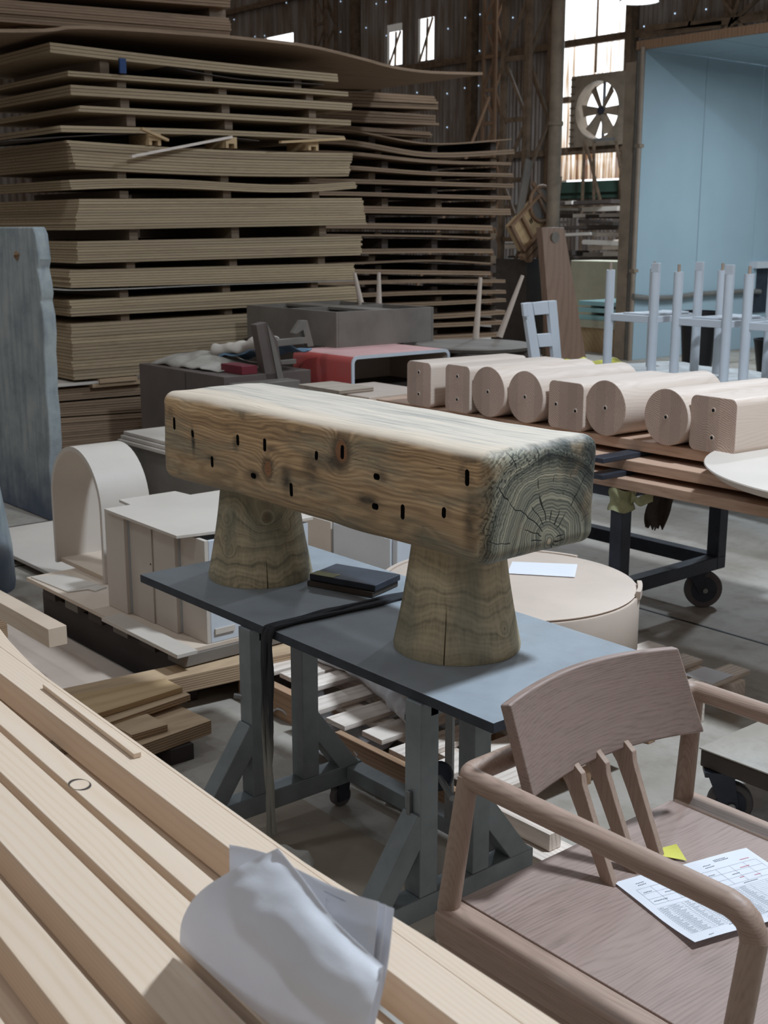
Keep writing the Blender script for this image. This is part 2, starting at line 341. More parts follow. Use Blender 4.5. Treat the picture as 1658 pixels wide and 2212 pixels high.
def beam_mat(BL, knots, stains):
    """old pine beam: solid growth rings round a low pith, honey sides, blue-grey weathered end, knots"""
    g = G('weathered_pine_beam', .55, spec=.3); v = g.obj; p = g.sep(v)
    A, Mu, St = (lambda a, b: g.math('ADD', a, b)), (lambda a, b: g.math('MULTIPLY', a, b)), g.step
    wl = g.noise(g.vmap(v, (2.2, 9, 9)), 1, 3); wl2 = g.noise(g.vmap(g.vadd(v, (4, 4, 4)), (2.2, 9, 9)), 1, 3)
    front = St(p[1], -.02, -.14); kk = ki = kg = kh = None
    for (kx, kz, rr) in knots:
        dx = g.math('SUBTRACT', p[0], kx); dz = Mu(g.math('SUBTRACT', p[2], kz), .8)
        d = g.math('SQRT', A(Mu(dx, dx), Mu(dz, dz)))
        f = Mu(g.math('EXPONENT', Mu(Mu(d, d), -1 / (rr * rr * 3.2))), front)
        dn = A(d, Mu(g.math('SUBTRACT', g.noise(v, 34, 3), .5), .014))
        inside = Mu(St(dn, rr * 1.0, rr * .8), front)
        ring = Mu(g.math('MULTIPLY_ADD', g.math('SINE', Mu(dn, 1300)), .5, .5), St(dn, rr * 1.6, rr * .9))
        halo = Mu(Mu(St(dn, rr * 2.1, rr * 1.1), g.math('SUBTRACT', 1, inside)), front)
        if kk is None: kk, ki, kg, kh = f, inside, ring, halo
        else: kk = A(kk, f); ki = g.math('MAXIMUM', ki, inside); kg = g.math('MAXIMUM', kg, ring); kh = g.math('MAXIMUM', kh, halo)
    sm = None
    for (sx, sz, rx, rz, am) in stains:
        dx = Mu(g.math('SUBTRACT', p[0], sx), 1 / rx); dz = Mu(g.math('SUBTRACT', p[2], sz), 1 / rz)
        f = Mu(g.math('EXPONENT', Mu(A(Mu(dx, dx), Mu(dz, dz)), -1)), am); sm = f if sm is None else A(sm, f)
    y = A(A(p[1], -.02), Mu(g.math('SUBTRACT', wl, .5), .05))
    z = A(A(A(p[2], .10), Mu(g.math('SUBTRACT', wl2, .5), .05)), Mu(kk, .035))
    r = g.math('SQRT', A(Mu(y, y), Mu(z, z)))
    rg = g.math('MULTIPLY_ADD', g.math('SINE', Mu(r, 1150)), .5, .5)
    rgb = g.noise(g.comb(Mu(r, 42), Mu(p[0], .8), 0), 1, 4, .6)
    fi = g.noise(g.vmap(v, (5, 220, 220)), 1, 4, .6); md = g.noise(g.vmap(g.vadd(v, (2, 2, 2)), (2.4, 46, 46)), 1, 4, .6)
    f = A(Mu(rg, .12), A(Mu(rgb, .55), Mu(A(fi, md), .32)))
    side = g.ramp(f, [(.36, hexc(246, 220, 182)), (.52, hexc(222, 188, 146)), (.68, hexc(184, 150, 112)), (.82, hexc(136, 110, 82))])
    stn = g.noise(g.vmap(g.vadd(v, (1.3, 2.2, .4)), (2.2, 6, 12)), 1, 5, .62)
    side = g.mix(Mu(St(stn, .44, .66), .7), side, g.mix(St(fi, .3, .7), hexc(150, 148, 128), hexc(100, 104, 94)))
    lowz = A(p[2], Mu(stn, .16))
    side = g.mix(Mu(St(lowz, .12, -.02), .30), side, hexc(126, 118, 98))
    blot = g.noise(g.vmap(g.vadd(v, (8, 2, .4)), (7, 9, 15)), 1, 4, .6)
    side = g.mix(Mu(St(blot, .58, .74), .65), side, hexc(74, 70, 62))
    sn = Mu(A(Mu(sm, .8), Mu(sm, g.math('SUBTRACT', g.noise(g.vmap(v, (30, 30, 60)), 1, 4), .3))), front)
    side = g.mix(St(sn, .12, .95), side, hexc(52, 50, 46))
    ck = g.noise(g.vmap(g.vadd(v, (.3, .1, .7)), (9, 30, 150)), 1, 2); ckm = g.noise(g.vmap(v, (5, 9, 9)), 1, 2)
    ckk = Mu(St(ck, .70, .74), St(ckm, .5, .58)); side = g.mix(Mu(ckk, .8), side, hexc(60, 46, 36))
    side = g.mix(Mu(kh, .6), side, hexc(74, 58, 44)); side = g.mix(Mu(ki, .8), side, hexc(160, 106, 68)); side = g.mix(Mu(kg, .55), side, hexc(80, 54, 38))
    nz = g.sep(g.tc.outputs['Normal'])
    topc = g.ramp(A(Mu(fi, .5), Mu(md, .55)), [(.34, hexc(210, 194, 174)), (.52, hexc(194, 182, 168)), (.64, hexc(160, 154, 144)), (.76, hexc(114, 112, 106))])
    topc = g.mix(Mu(St(A(p[1], Mu(g.math('SUBTRACT', stn, .5), .3)), -.05, -.16), .6), topc, hexc(212, 190, 166))
    side = g.mix(St(nz[2], .35, .85), side, topc)
    # end grain
    rr_ = A(r, Mu(g.math('SUBTRACT', g.noise(v, 12, 3), .5), .016))
    er = g.math('MULTIPLY_ADD', g.math('SINE', Mu(rr_, 900)), .5, .5)
    eb = g.noise(g.comb(Mu(rr_, 55), 0, 0), 1, 4, .75)
    th = g.math('ARCTAN2', z, y); big = g.noise(v, 9, 4, .6)
    sec = g.math('ABSOLUTE', g.math('SINE', A(Mu(th, 10.5), Mu(g.math('SUBTRACT', g.noise(v, 7, 2), .5), 2.0))))
    cr = Mu(g.math('SUBTRACT', 1, St(Mu(sec, r), .006, .022)), St(g.noise(v, 15, 2), .50, .56))
    tick = g.noise(g.comb(Mu(rr_, 190), Mu(th, 26), 0), 1, 2, .5)
    outer = St(A(r, Mu(big, .10)), .19, .26)
    dkr = Mu(St(A(A(Mu(p[1], .9), p[2]), Mu(big, .25)), .15, .27), .9)
    e = g.ramp(A(Mu(er, .10), Mu(eb, .95)), [(.34, hexc(58, 62, 58)), (.47, hexc(104, 104, 92)), (.57, hexc(142, 138, 120)), (.72, hexc(186, 176, 152))])
    e = g.mix(dkr, e, g.mix(St(eb, .4, .6), hexc(22, 26, 26), hexc(78, 82, 76)))
    e = g.mix(Mu(Mu(St(tick, .52, .58), outer), .8), e, hexc(34, 38, 36))
    e = g.mix(St(r, .012, .004), e, hexc(214, 196, 168)); e = g.mix(cr, e, hexc(34, 36, 34))
    endm = St(A(g.math('ABSOLUTE', p[0]), Mu(g.noise(v, 16, 4), .06)), BL / 2 - .01, BL / 2 + .032)
    g.col(g.mix(endm, side, e))
    g.bump(A(Mu(f, .6), g.math('SUBTRACT', Mu(A(er, eb), .25), Mu(A(cr, ckk), 2))), .4, .002); return g.m
def cone_mat(name, seed, kn):
    """turned old pine, grain lying across so the rings draw wavy bands; kn: knots (x, y, z, radius)"""
    g = G(name, .6, spec=.25); v = g.vadd(g.obj, (seed, seed * .7, seed * .3)); p = g.sep(g.obj)
    w1 = g.noise(g.vmap(v, (4.5, 4.5, 3)), 1, 3, .5); kk = None; ring = None; core = None
    for (a, b, c, rr) in kn:
        k = g.n('ShaderNodeVectorMath'); k.operation = 'DISTANCE'; g.put(k.inputs[0], g.obj); k.inputs[1].default_value = (a, b, c); d = k.outputs['Value']
        dn = g.math('ADD', d, g.math('MULTIPLY', g.noise(v, 30, 3), .01))
        f = g.math('EXPONENT', g.math('MULTIPLY', g.math('MULTIPLY', d, d), -1 / (rr * rr * 8))); q = g.step(g.math('ABSOLUTE', g.math('SUBTRACT', dn, rr)), rr * .22, 0.0); cc = g.step(dn, rr * 1.1, rr * .4)
        kk, ring, core = (f, q, cc) if kk is None else (g.math('MAXIMUM', kk, f), g.math('MAXIMUM', ring, q), g.math('MAXIMUM', core, cc))
    q = g.math('ADD', p[2], g.math('MULTIPLY', w1, .24)); q = g.math('ADD', q, g.math('MULTIPLY', kk, .10))
    rg = g.math('MULTIPLY_ADD', g.math('SINE', g.math('MULTIPLY', q, 420)), .5, .5); rg2 = g.noise(g.comb(g.math('MULTIPLY', q, 20), 0, seed), 1, 3, .55)
    fi = g.noise(g.vmap(v, (130, 130, 10)), 1, 4, .65)
    f = g.math('ADD', g.math('MULTIPLY', rg, .05), g.math('ADD', g.math('MULTIPLY', rg2, .72), g.math('MULTIPLY', fi, .26)))
    c = g.ramp(f, [(.34, hexc(212, 194, 162)), (.5, hexc(184, 168, 138)), (.62, hexc(136, 126, 104)), (.76, hexc(98, 94, 80))])
    st = g.noise(g.vmap(v, (7, 7, 2.5)), 1, 4); c = g.mix(g.math('MULTIPLY', g.step(st, .42, .68), .6), c, hexc(112, 114, 102))
    c = g.mix(g.math('MULTIPLY', core, .6), c, hexc(92, 76, 58)); c = g.mix(g.math('MULTIPLY', ring, .55), c, hexc(196, 186, 158))
    g.col(c); g.bump(f, .3, .001); return g.m
# ------------------------------------------------------------------ the building
fl = MB()
fl.box(-30, 4, -4, 20, -.05, 0); struct(fl, 'floor', M['floor'])
for k, (a, b) in enumerate(((( -4.2, 3.1), (3, 3.95)),)):
    pass
jm = MB(); 
for yy in (PZ(1500, 1348, 0).y, 7.2, 10.4): jm.box(-30, 4, yy - .006, yy + .006, 0, .002)
for xx in (-5.6, -9.0): jm.box(xx - .006, xx + .006, -4, 18, 0, .002)
j = jm.build('trim_1', M['black']); tag(j, 'saw cut joint lines in the concrete floor', kind='structure')

def corrugated(x0, x1, z0, z1, y, per=.10, amp=.018, seg=8, th=.004):
    n = max(8, int((x1 - x0) / per * seg)); vs = []; fs = []
    for i in range(n + 1):
        x = x0 + (x1 - x0) * i / n; yy = y + amp * math.sin(2 * math.pi * x / per)
        vs += [(x, yy, z0), (x, yy, z1), (x, yy + th, z0), (x, yy + th, z1)]
    for i in range(n):
        a = i * 4; b = a + 4
        fs += [(a, b, b + 1, a + 1), (a + 2, a + 3, b + 3, b + 2), (a + 1, b + 1, b + 3, a + 3), (a, a + 2, b + 2, b)]
    return MB().add(vs, fs)
WY = 18.0
WX0, WX1, WZ = -16.34, -14.70, 2.54
def panes(name): pass
wall = MB()
def addw(x0, x1, z0, z1):
    m = corrugated(x0, x1, z0, z1, WY); wall.add(m.v, m.f)
# gaps for the two broken panes, a low slit and the translucent bay
addw(-32, WX0, 6.15, 9.5); addw(-32, -25.95, 5.9, 6.15); addw(-24.75, WX0, 5.9, 6.15)
addw(-32, -21.36, 5.05, 5.9); addw(-20.86, -20.36, 5.05, 5.9); addw(-19.85, WX0, 5.05, 5.9); addw(-32, WX0, -.0, 5.05)
addw(WX1, 3, 0, 9.5); addw(WX0, WX1, 0, WZ - .25); addw(WX0, WX1, 8.3, 9.5)
struct(wall, 'wall_back', M['tin'])
m = corrugated(WX0 - .03, WX1 + .03, WZ, 8.4, WY + .02, .075, .015)
# the fibreglass bay leaves the round fan opening clear
fib = MB()
for (a, b, c, d) in ((WX0 - .03, WX1 + .03, 4.35, 8.4), (WX0 - .03, -15.98, WZ, 4.35), (-14.78, WX1 + .03, WZ, 4.35), (-15.98, -14.78, WZ, 3.12)):
    q = corrugated(a, b, c, d, WY + .02, .075, .015); fib.add(q.v, q.f)
fo = fib.build('window_1', M['fibre']); fo['kind'] = 'structure'
sm = MB(); sm.box(WX0 - .3, WX1 + .3, WY + .6, WY + .62, 2.2, 5.0); 
ou = sm.build('window_2', M['sky']); ou['kind'] = 'structure'
for k, (x0, x1, z0, z1) in enumerate(((-25.95, -24.75, 5.9, 6.15), (-21.36, -20.86, 5.05, 5.75), (-20.36, -19.85, 5.05, 5.9))):
    w = MB(); w.box(x0 - .02, x1 + .02, WY + .10, WY + .11, z0 - .02, z1 + .02); o = w.build('window_%d' % (3 + k), M['sky']); o['kind'] = 'structure'
    f = MB()
    if k: f.bar((x0, WY + .05, z0), (x1 - .1, WY + .05, z1), .03, .04); f.bar((x0 + .22, WY + .05, z0), (x0 + .25, WY + .05, z1), .03, .04)
    f.bar((x0, WY + .05, z0 + .01), (x1, WY + .05, z0 + .01), .03, .03); f.build('glazing_bar', M['rust'], o)
# girts, posts and sills on the wall
gm = MB()
for z in (2.05, 3.05, 4.95, 6.9, 8.2):
    gm.box(-32, 3, WY - .12, WY - .04, z - .06, z + .06)
for x in (-28.3, -22.3, -18.6, WX0 - .08, WX1 + .08, -12.6, -9.4, -6): gm.box(x - .07, x + .07, WY - .2, WY - .03, 0, 9.4)
gm.box(-15.47, -15.44, WY - .06, WY - .03, 4.4, 8.4); struct(gm, 'trim_2', M['rust'])
gm = MB(); gm.box(WX0, WX1, WY - .16, WY - .04, 2.30, 2.50); gm.box(WX0 - .2, WX1 + .2, WY - .1, WY - .05, 2.2, 2.3); struct(gm, 'trim_3', M['green'])
gm = MB(); gm.box(WX0 - .05, WX1 + .1, WY - .15, WY - .03, 3.0, 3.12); gm.box(WX0, -15.98, WY - .15, WY - .03, 3.92, 4.02); struct(gm, 'trim_4', M['rust'])
pins = MB()
for (x, y) in ((505, 42), (568, 14), (618, 6), (735, 3), (735, 69), (550, 79), (571, 77), (812, 8), (833, 4), (834, 77), (852, 82), (967, 62), (1004, 38), (1036, 31), (1107, 38),
               (1035, 110), (1003, 190), (1033, 185), (965, 202), (965, 275), (1366, 60), (1390, 57), (1457, 29), (1524, 20), (1322, 420), (700, 130), (790, 60), (900, 200)):
    c = PY(x, y, WY - .035); r = .013
    pins.prism([(c.x + r * math.cos(t), c.z + r * math.sin(t)) for t in (0, .9, 1.8, 2.7, 3.6, 4.5, 5.4)], 'y', c.y, c.y + .004)
o = pins.build('nail_hole', M['pin'], bpy.data.objects['wall_back']); o['kind'] = 'stuff'; o['label'] = 'bright pinholes of daylight in the dark tin'
# side wall far left closes the hall
sw = MB(); q = corrugated(-4, 18.5, 0, 9.5, -31, .2, .02, 6); sw.add([(a[1], a[0], a[2]) for a in q.v], [f[::-1] for f in q.f]); struct(sw, 'wall_left', M['tin'])
# roof bracing seen at the top right
br = thing('roof_truss', 'rusty steel roof bracing above the light blue booth', 'truss', (-11.5, 17.4, 4.4))
B0 = Vector(br.location)
def rel(p, o): return Vector(p) - Vector(o)
for nm, segs in (('chord', [((1395, 62), (1658, 38)), ((1385, 78), (1560, 52))]), ('diagonal', [((1562, 0), (1610, 65)), ((1600, -10), (1575, 60)), ((1640, -5), (1560, 70)), ((1508, -10), (1488, 60))]), ('hanger', [((1478, 22), (1490, 75)), ((1640, 20), (1632, 66))])):
    for i, (a, b) in enumerate(segs):
        MB().bar(rel(PY(*a, 17.4), B0), rel(PY(*b, 17.4), B0), .06 if nm != 'hanger' else .02, .10 if nm == 'chord' else .05 if nm != 'hanger' else .02).build(nm, M['rust'], br)

# exhaust fan in the window bay
c0 = PY(1292, 238, WY - .2); fx, fz = c0.x, c0.z
fan = thing('exhaust_fan', 'large square framed exhaust fan with six blades in the bright window bay', 'fan', (fx, WY - .25, fz))
fr = MB(); R = .50; hw = .62; n = 48
ring = [(R * math.cos(2 * math.pi * k / n), R * math.sin(2 * math.pi * k / n)) for k in range(n)]
def sq(t):
    c, s = math.cos(t), math.sin(t); k = hw / max(abs(c), abs(s)); return (c * k, s * k)
sqr = [sq(2 * math.pi * k / n) for k in range(n)]
vs = [(a, -.0, b) for a, b in ring] + [(a, 0, b) for a, b in sqr] + [(a, .3, b) for a, b in ring] + [(a, .3, b) for a, b in sqr]
fs = []
for k in range(n):
    j = (k + 1) % n; fs += [(k, n + k, n + j, j), (n + k, 3 * n + k, 3 * n + j, n + j), (k, j, 2 * n + j, 2 * n + k), (2 * n + k, 2 * n + j, 3 * n + j, 3 * n + k)]
fr.add(vs, fs); fr.build('frame', M['rust2'], fan)
for k in range(10):
    lv = MB(); z = -.56 + k * .124; lv.box(-.62, -.52, -.02, 0, z, z + .02); lv.build('louvre', M['rust'], fan)
hub = MB(); hub.cyl((0, .10, 0), (0, .2, 0), .07); hub.build('hub', M['dark_steel'], fan)
MB().bar((-.02, .22, -.5), (-.02, .22, .5), .03, .05, (0, 1, 0)).build('motor_support', M['dark_steel'], fan)
bl = MB(); bl.hexa([(.05, .12, -.05), (.42, .08, -.12), (.46, .18, .08), (.05, .16, .05), (.05, .128, -.05), (.42, .088, -.12), (.46, .188, .08), (.05, .168, .05)])
b0 = bl.build('blade', M['rust2'], fan)
for k in range(1, 6):
    b = b0.copy(); C.objects.link(b); b.rotation_euler = (0, math.radians(60 * k), 0)
b0.rotation_euler = (0, math.radians(0), 0)
tr = thing('fan_trestle', 'thin dark metal trestle under the exhaust fan', 'stand', (fx, WY - .6, 0))
for a, b in (((1262, 305), (1258, 410)), ((1265, 310), (1290, 410)), ((1330, 305), (1350, 430)), ((1282, 303), (1282, 420))):
    pa = PY(*a, WY - .6); pb_ = PY(*b, WY - .6); pb_ = pa + (pb_ - pa) * (pa.z / (pa.z - pb_.z)); MB().bar(rel(pa, tr.location), rel(pb_, tr.location), .04, .04).build('leg', M['rust'], tr)
MB().bar(rel(PY(1284, 303, WY - .6), tr.location), rel(PY(1325, 300, WY - .6), tr.location), .05, .05).build('top_bar', M['chrome'], tr)

# booth
BX, BY, BT = -9.98, 12.5, 3.76
bw = MB()
for k, (a, b) in enumerate(((BY, 13.735), (13.745, 15.0), (15.01, 16.3), (16.31, 17.5))):
    o = MB().box(BX - .06, BX, a, b, 0, BT).build('wall_booth' if k == 0 else 'panel', M['booth'], None if k == 0 else bo, bev=.004)
    if k == 0: bo = o; o['kind'] = 'structure'
o = MB().box(BX - .06, -4.5, 17.5, 17.56, 0, BT).build('wall_booth_back', M['booth']); o['kind'] = 'structure'
first = None
for i in range(6):
    for jx in range(5):
        x = BX + .0 + i * .95; y = BY + jx * 1.05
        o = MB().box(x + .008, x + .942, y + .008, y + 1.042, BT, BT + .04).build('ceiling' if first is None else 'panel', M['booth'], first, bev=.003)
        if first is None: first = o; o['kind'] = 'structure'
MB().box(BX - .06, -4.2, BY, 17.56, BT + .05, BT + .09).build('backing', M['booth_frame'], first)
o = MB().box(BX - .1, -4.3, BY - .06, BY - .005, BT - .02, BT + .08).build('trim_5', M['scrap']); o['kind'] = 'structure'
o = MB().box(BX - .26, BX - .10, BY - .05, BY + .1, 0, BT - .15).build('trim_6', M['rust2']); o['kind'] = 'structure'
o = MB().box(BX - .09, BX - .0, BY - .04, BY - .002, 0, BT).build('trim_7', M['booth_frame']); o['kind'] = 'structure'
pp = thing('conduit_pipe', 'thin tan conduit pipe running up the corner of the light blue booth', 'pipe', (BX + .02, BY - .08, 0))
MB().cyl((0, 0, 0), (0, 0, BT), .028, 12).build('pipe', M['pipe'], pp)
for z in (1.1, 2.6): MB().box(-.04, .04, -.03, .05, z, z + .04).build('bracket', M['rust2'], pp)
hp = thing('wall_hose', 'grey hose sagging along the foot of the light blue booth wall', 'hose', (BX + .05, 13, 0))
MB().tube([rel(PX(a, b, BX + .05), hp.location) for a, b in ((1366, 640), (1400, 644), (1450, 643), (1500, 636), (1560, 632), (1610, 629), (1640, 630))], .035, 10).build('hose', M['booth_frame'], hp)
ho = MB(); a = PX(1622, 565, BX + .02); b = PX(1690, 625, BX + .02)
hb = thing('wall_hatch', 'white framed dark hatch low on the light blue booth wall', 'hatch', (BX, a.y, b.z))
MB().box(0, .12, 0, 1.2, a.z - b.z - .09, a.z - b.z).build('header', M['white_cool'], hb)
MB().box(0, .06, 0, .08, 0, a.z - b.z - .09).build('jamb', M['booth'], hb); MB().box(0, .02, .08, 1.2, -.3, a.z - b.z - .09).build('opening', M['dark_steel'], hb)

# lattice column in front of the wall
def lattice(name, label, cx, cy, w, d, h, m1, diag=.7, leg=.05):
    t = thing(name, label, 'column', (cx, cy, 0))
    for sx in (-1, 1):
        for sy in (-1, 1):
            MB().box(sx * w / 2 - leg / 2, sx * w / 2 + leg / 2, sy * d / 2 - leg / 2, sy * d / 2 + leg / 2, 0, h).build('upright', m1, t)
    n = int(h / diag)
    for k in range(n):
        s = 1 if k % 2 else -1
        for y in (-d / 2, d / 2): MB().bar((-s * w / 2, y, k * diag), (s * w / 2, y, (k + 1) * diag), .03, .04).build('lacing_bar', m1, t)
        MB().bar((-w / 2, -d / 2, (k + 1) * diag), (w / 2, -d / 2, (k + 1) * diag), .03, .06).build('tie_bar', m1, t)
        MB().bar((w / 2, -s * d / 2, k * diag), (w / 2, s * d / 2, (k + 1) * diag), .03, .04).build('lacing_bar', m1, t)
    return t
t = lattice('lattice_column', 'dark riveted lattice steel column with scrap wood hung on it', -11.55, 12.1, .42, .42, 6.5, M['rust'], .75, .07)
MB().box(-.32, .30, -.25, .25, 0, 1.25).build('plinth', M['darkwood'], t)
t2 = thing('pipe_column', 'smooth tan round steel column beside the lattice column', 'column', (-11.0, 12.05, 0))
MB().cyl((0, 0, 0), (0, 0, 6.5), .085, 24).build('shaft', M['rust2'], t2)
for z in (.9, 2.9, 4.6): MB().cyl((0, 0, z), (0, 0, z + .05), .10, 24).build('band', M['rust2'], t2)
p = PY(1064, 310, 17.3); lattice('lattice_column', 'slim yellowish lattice steel column against the back wall', p.x, 17.3, .32, .25, 9, M['scrap'], .6, .05)
p = PY(702, 80, 17.3); lattice('lattice_column', 'slim rusty lattice steel column near the left end of the back wall', p.x, 17.3, .4, .25, 9, M['rust'], .6, .05)
pa = PY(1056, 210, 16.9); pb_ = PY(1020, 305, 16.5); pb_ = pa + (pb_ - pa) * (pa.z / (pa.z - pb_.z)); s = thing('long_stick', 'long pale timber stick leaning near the back wall column', 'stick', pb_)
MB().cyl((0, 0, 0), rel(pa, pb_), .03, 8).build('stick', M['scrap'], s)

# visible lamps with shades
for i, (x, y, z, w) in enumerate(LAMPS):
    lab = 'round glowing high bay lamp hanging near the top of the window bay' if i == 5 else 'high bay lamp hanging above the frame, number %s from the bench' % ['zero', 'one', 'two', 'three', 'four', 'five', 'six'][i]
    if i != 5: lab = ['round high bay lamp hanging over the armchair', 'round high bay lamp hanging behind the camera on the left', 'round high bay lamp hanging over the plywood stacks', 'round high bay lamp hanging behind the camera on the right', 'round high bay lamp hanging over the white stool frames', '', 'round high bay lamp hanging over the left side of the yard'][i]
    t = thing('high_bay_lamp', lab, 'lamp', (x, y, z))
    sh = MB(); sh.lathe([(.05, .30), (.10, .28), (.14, .18), (.28, .03), (.285, .0), (.275, .0), (.27, .03), (.13, .17), (.02, .2)], n=40); sh.build('shade', M['chrome'], t)
    dm = MB(); dm.lathe([(.262, .012), (.262, .02)], n=40); dm.build('diffuser', M['bulb'], t)
    MB().cyl((0, 0, .3), (0, 0, .9), .012, 8).build('cable', M['black'], t)
    ld = bpy.data.lights.new('lamp_light', 'AREA'); ld.shape = 'DISK'; ld.size = .5; ld.energy = w; ld.color = lampcol()
    lo = bpy.data.objects.new('lamp_light', ld); C.objects.link(lo); lo.parent = t; lo.location = (0, 0, -.004)
ld = bpy.data.lights.new('booth_light', 'AREA'); ld.shape = 'RECTANGLE'; ld.size = 1.2; ld.size_y = .2; ld.energy = 115; ld.color = (.85, .95, 1)
bt = thing('booth_lamp', 'strip lamp under the booth ceiling', 'lamp', (-7.2, 13.6, BT - .12))
MB().box(-.6, .6, -.1, .1, .0, .1).build('housing', M['white_cool'], bt)
lo = bpy.data.objects.new('booth_light', ld); C.objects.link(lo); lo.parent = bt; lo.location = (0, 0, -.01)

# ------------------------------------------------------------------ the trestle work table
tt = thing('work_table', 'grey sprayed work table on steel trestles with castors', 'table', (-2.385, 1.97, 0))
T0 = Vector(tt.location)
def tb(x0, x1): return MB().box(x0 - T0.x, x1 - T0.x, 1.68 - T0.y, 2.265 - T0.y, .596, .62)
for x0, x1 in ((-3.115, -2.455), (-2.445, -1.655)):
    o = tb(x0, x1).build('tabletop', [M['tabletop'], M['table_edge']], tt, bev=.002)
    for f in o.data.polygons: f.material_index = 0 if abs(f.normal.z) > .5 else 1
for X0 in (-2.56, -1.895):
    x = X0 - T0.x; Y = lambda v: v - T0.y; q = .027
    for yy in (1.70, 1.865): MB().box(x - q, x + q, Y(yy) - q, Y(yy) + q, .13, .596).build('post', M['grey_paint'], tt, bev=.003)
    MB().box(x - q, x + q, Y(1.47), Y(2.045), .075, .13).build('foot_beam', M['grey_paint'], tt, bev=.003)
    MB().bar((x, Y(1.69), .32), (x, Y(1.545), .115), .052, .055).build('brace', M['grey_paint'], tt, bev=.003)
    MB().bar((x, Y(1.87), .30), (x, Y(2.01), .115), .052, .055).build('brace', M['grey_paint'], tt, bev=.003)
    MB().box(x - q, x + q, Y(1.70), Y(2.2), .56, .596).build('top_rail', M['grey_paint'], tt, bev=.003)
    for yy in (1.53, 1.985):
        cm = MB(); cm.box(x - .02, x + .02, Y(yy) - .02, Y(yy) + .02, .06, .075); cm.box(x - .018, x - .012, Y(yy) - .02, Y(yy) + .02, .02, .07); cm.box(x + .012, x + .018, Y(yy) - .02, Y(yy) + .02, .02, .07)
        c = cm.build('castor', M['dark_steel'], tt); MB().cyl((x - .011, Y(yy), .03), (x + .011, Y(yy), .03), .03, 20).build('wheel', M['rubber'], c)
MB().box(-2.53 - T0.x, -1.92 - T0.x, 1.985 - T0.y, 2.04 - T0.y, .085, .128).build('long_beam', M['grey_paint'], tt, bev=.003)
kb = MB(); a = Vector((-1.93, 1.82, .345)) - T0
k = thing  # noqa
kn = MB(); kn.lathe([(.004, -.01), (.02, -.01), (.034, -.004), (.036, .002), (.03, .008), (.004, .01)], n=24)
o = kn.build('clamp_knob', M['dark_steel'], tt); o.location = rel((-1.985, 1.835, .34), T0); o.rotation_euler = (0, math.radians(75), math.radians(-30))
MB().cyl(rel((-1.985, 1.835, .34), T0), rel((-1.90, 1.80, .325), T0), .008, 10).build('knob_shaft', M['chrome'], tt)
MB().cyl(rel((-2.6, 1.665, .40), T0), rel((-2.56, 1.69, .40), T0), .008, 10).build('locking_bolt', M['chrome'], tt)
MB().box(*[v for v in (-1.905 - T0.x, -1.893 - T0.x, 1.662 - T0.y, 1.672 - T0.y, .30, .385)]).build('clamp_handle', M['chrome'], tt, bev=.002)
p = PZ(985, 1745, .20)
MB().box(-2.035 - T0.x, -2.01 - T0.x, 1.90 - T0.y, 1.91 - T0.y, .19, .596).build('hanging_strip', M['chrome'], tt, bev=.002)
# strap in the seam, hanging down the front
sp = thing('rag_strap', 'black rag strap lying in the table seam and hanging to the floor', 'strap', (-2.447, 1.68, 0))
for k in range(4):
    ox = -.018 + k * .011; ph = k * 1.7
    pts = []
    for i in range(25):
        u = i / 24; pts.append((ox + .006 * math.sin(u * 7 + ph), .55 * (1 - u), .624 + .003 * k % .006))
    pts += [(ox, -.006, .622), (ox, -.012, .61)]
    for i in range(1, 26):
        u = i / 25; pts.append((ox * (1 - .3 * u) + .004 * math.sin(u * 9 + ph), -.014 - .003 * math.sin(u * 5 + ph), .61 - u * (.56 + .02 * math.sin(ph))))
    MB().tube(pts, [.0085 + .002 * math.sin(i * .9 + ph) for i in range(len(pts))], 8, squash=.6).build('strand', M['strap'], sp)

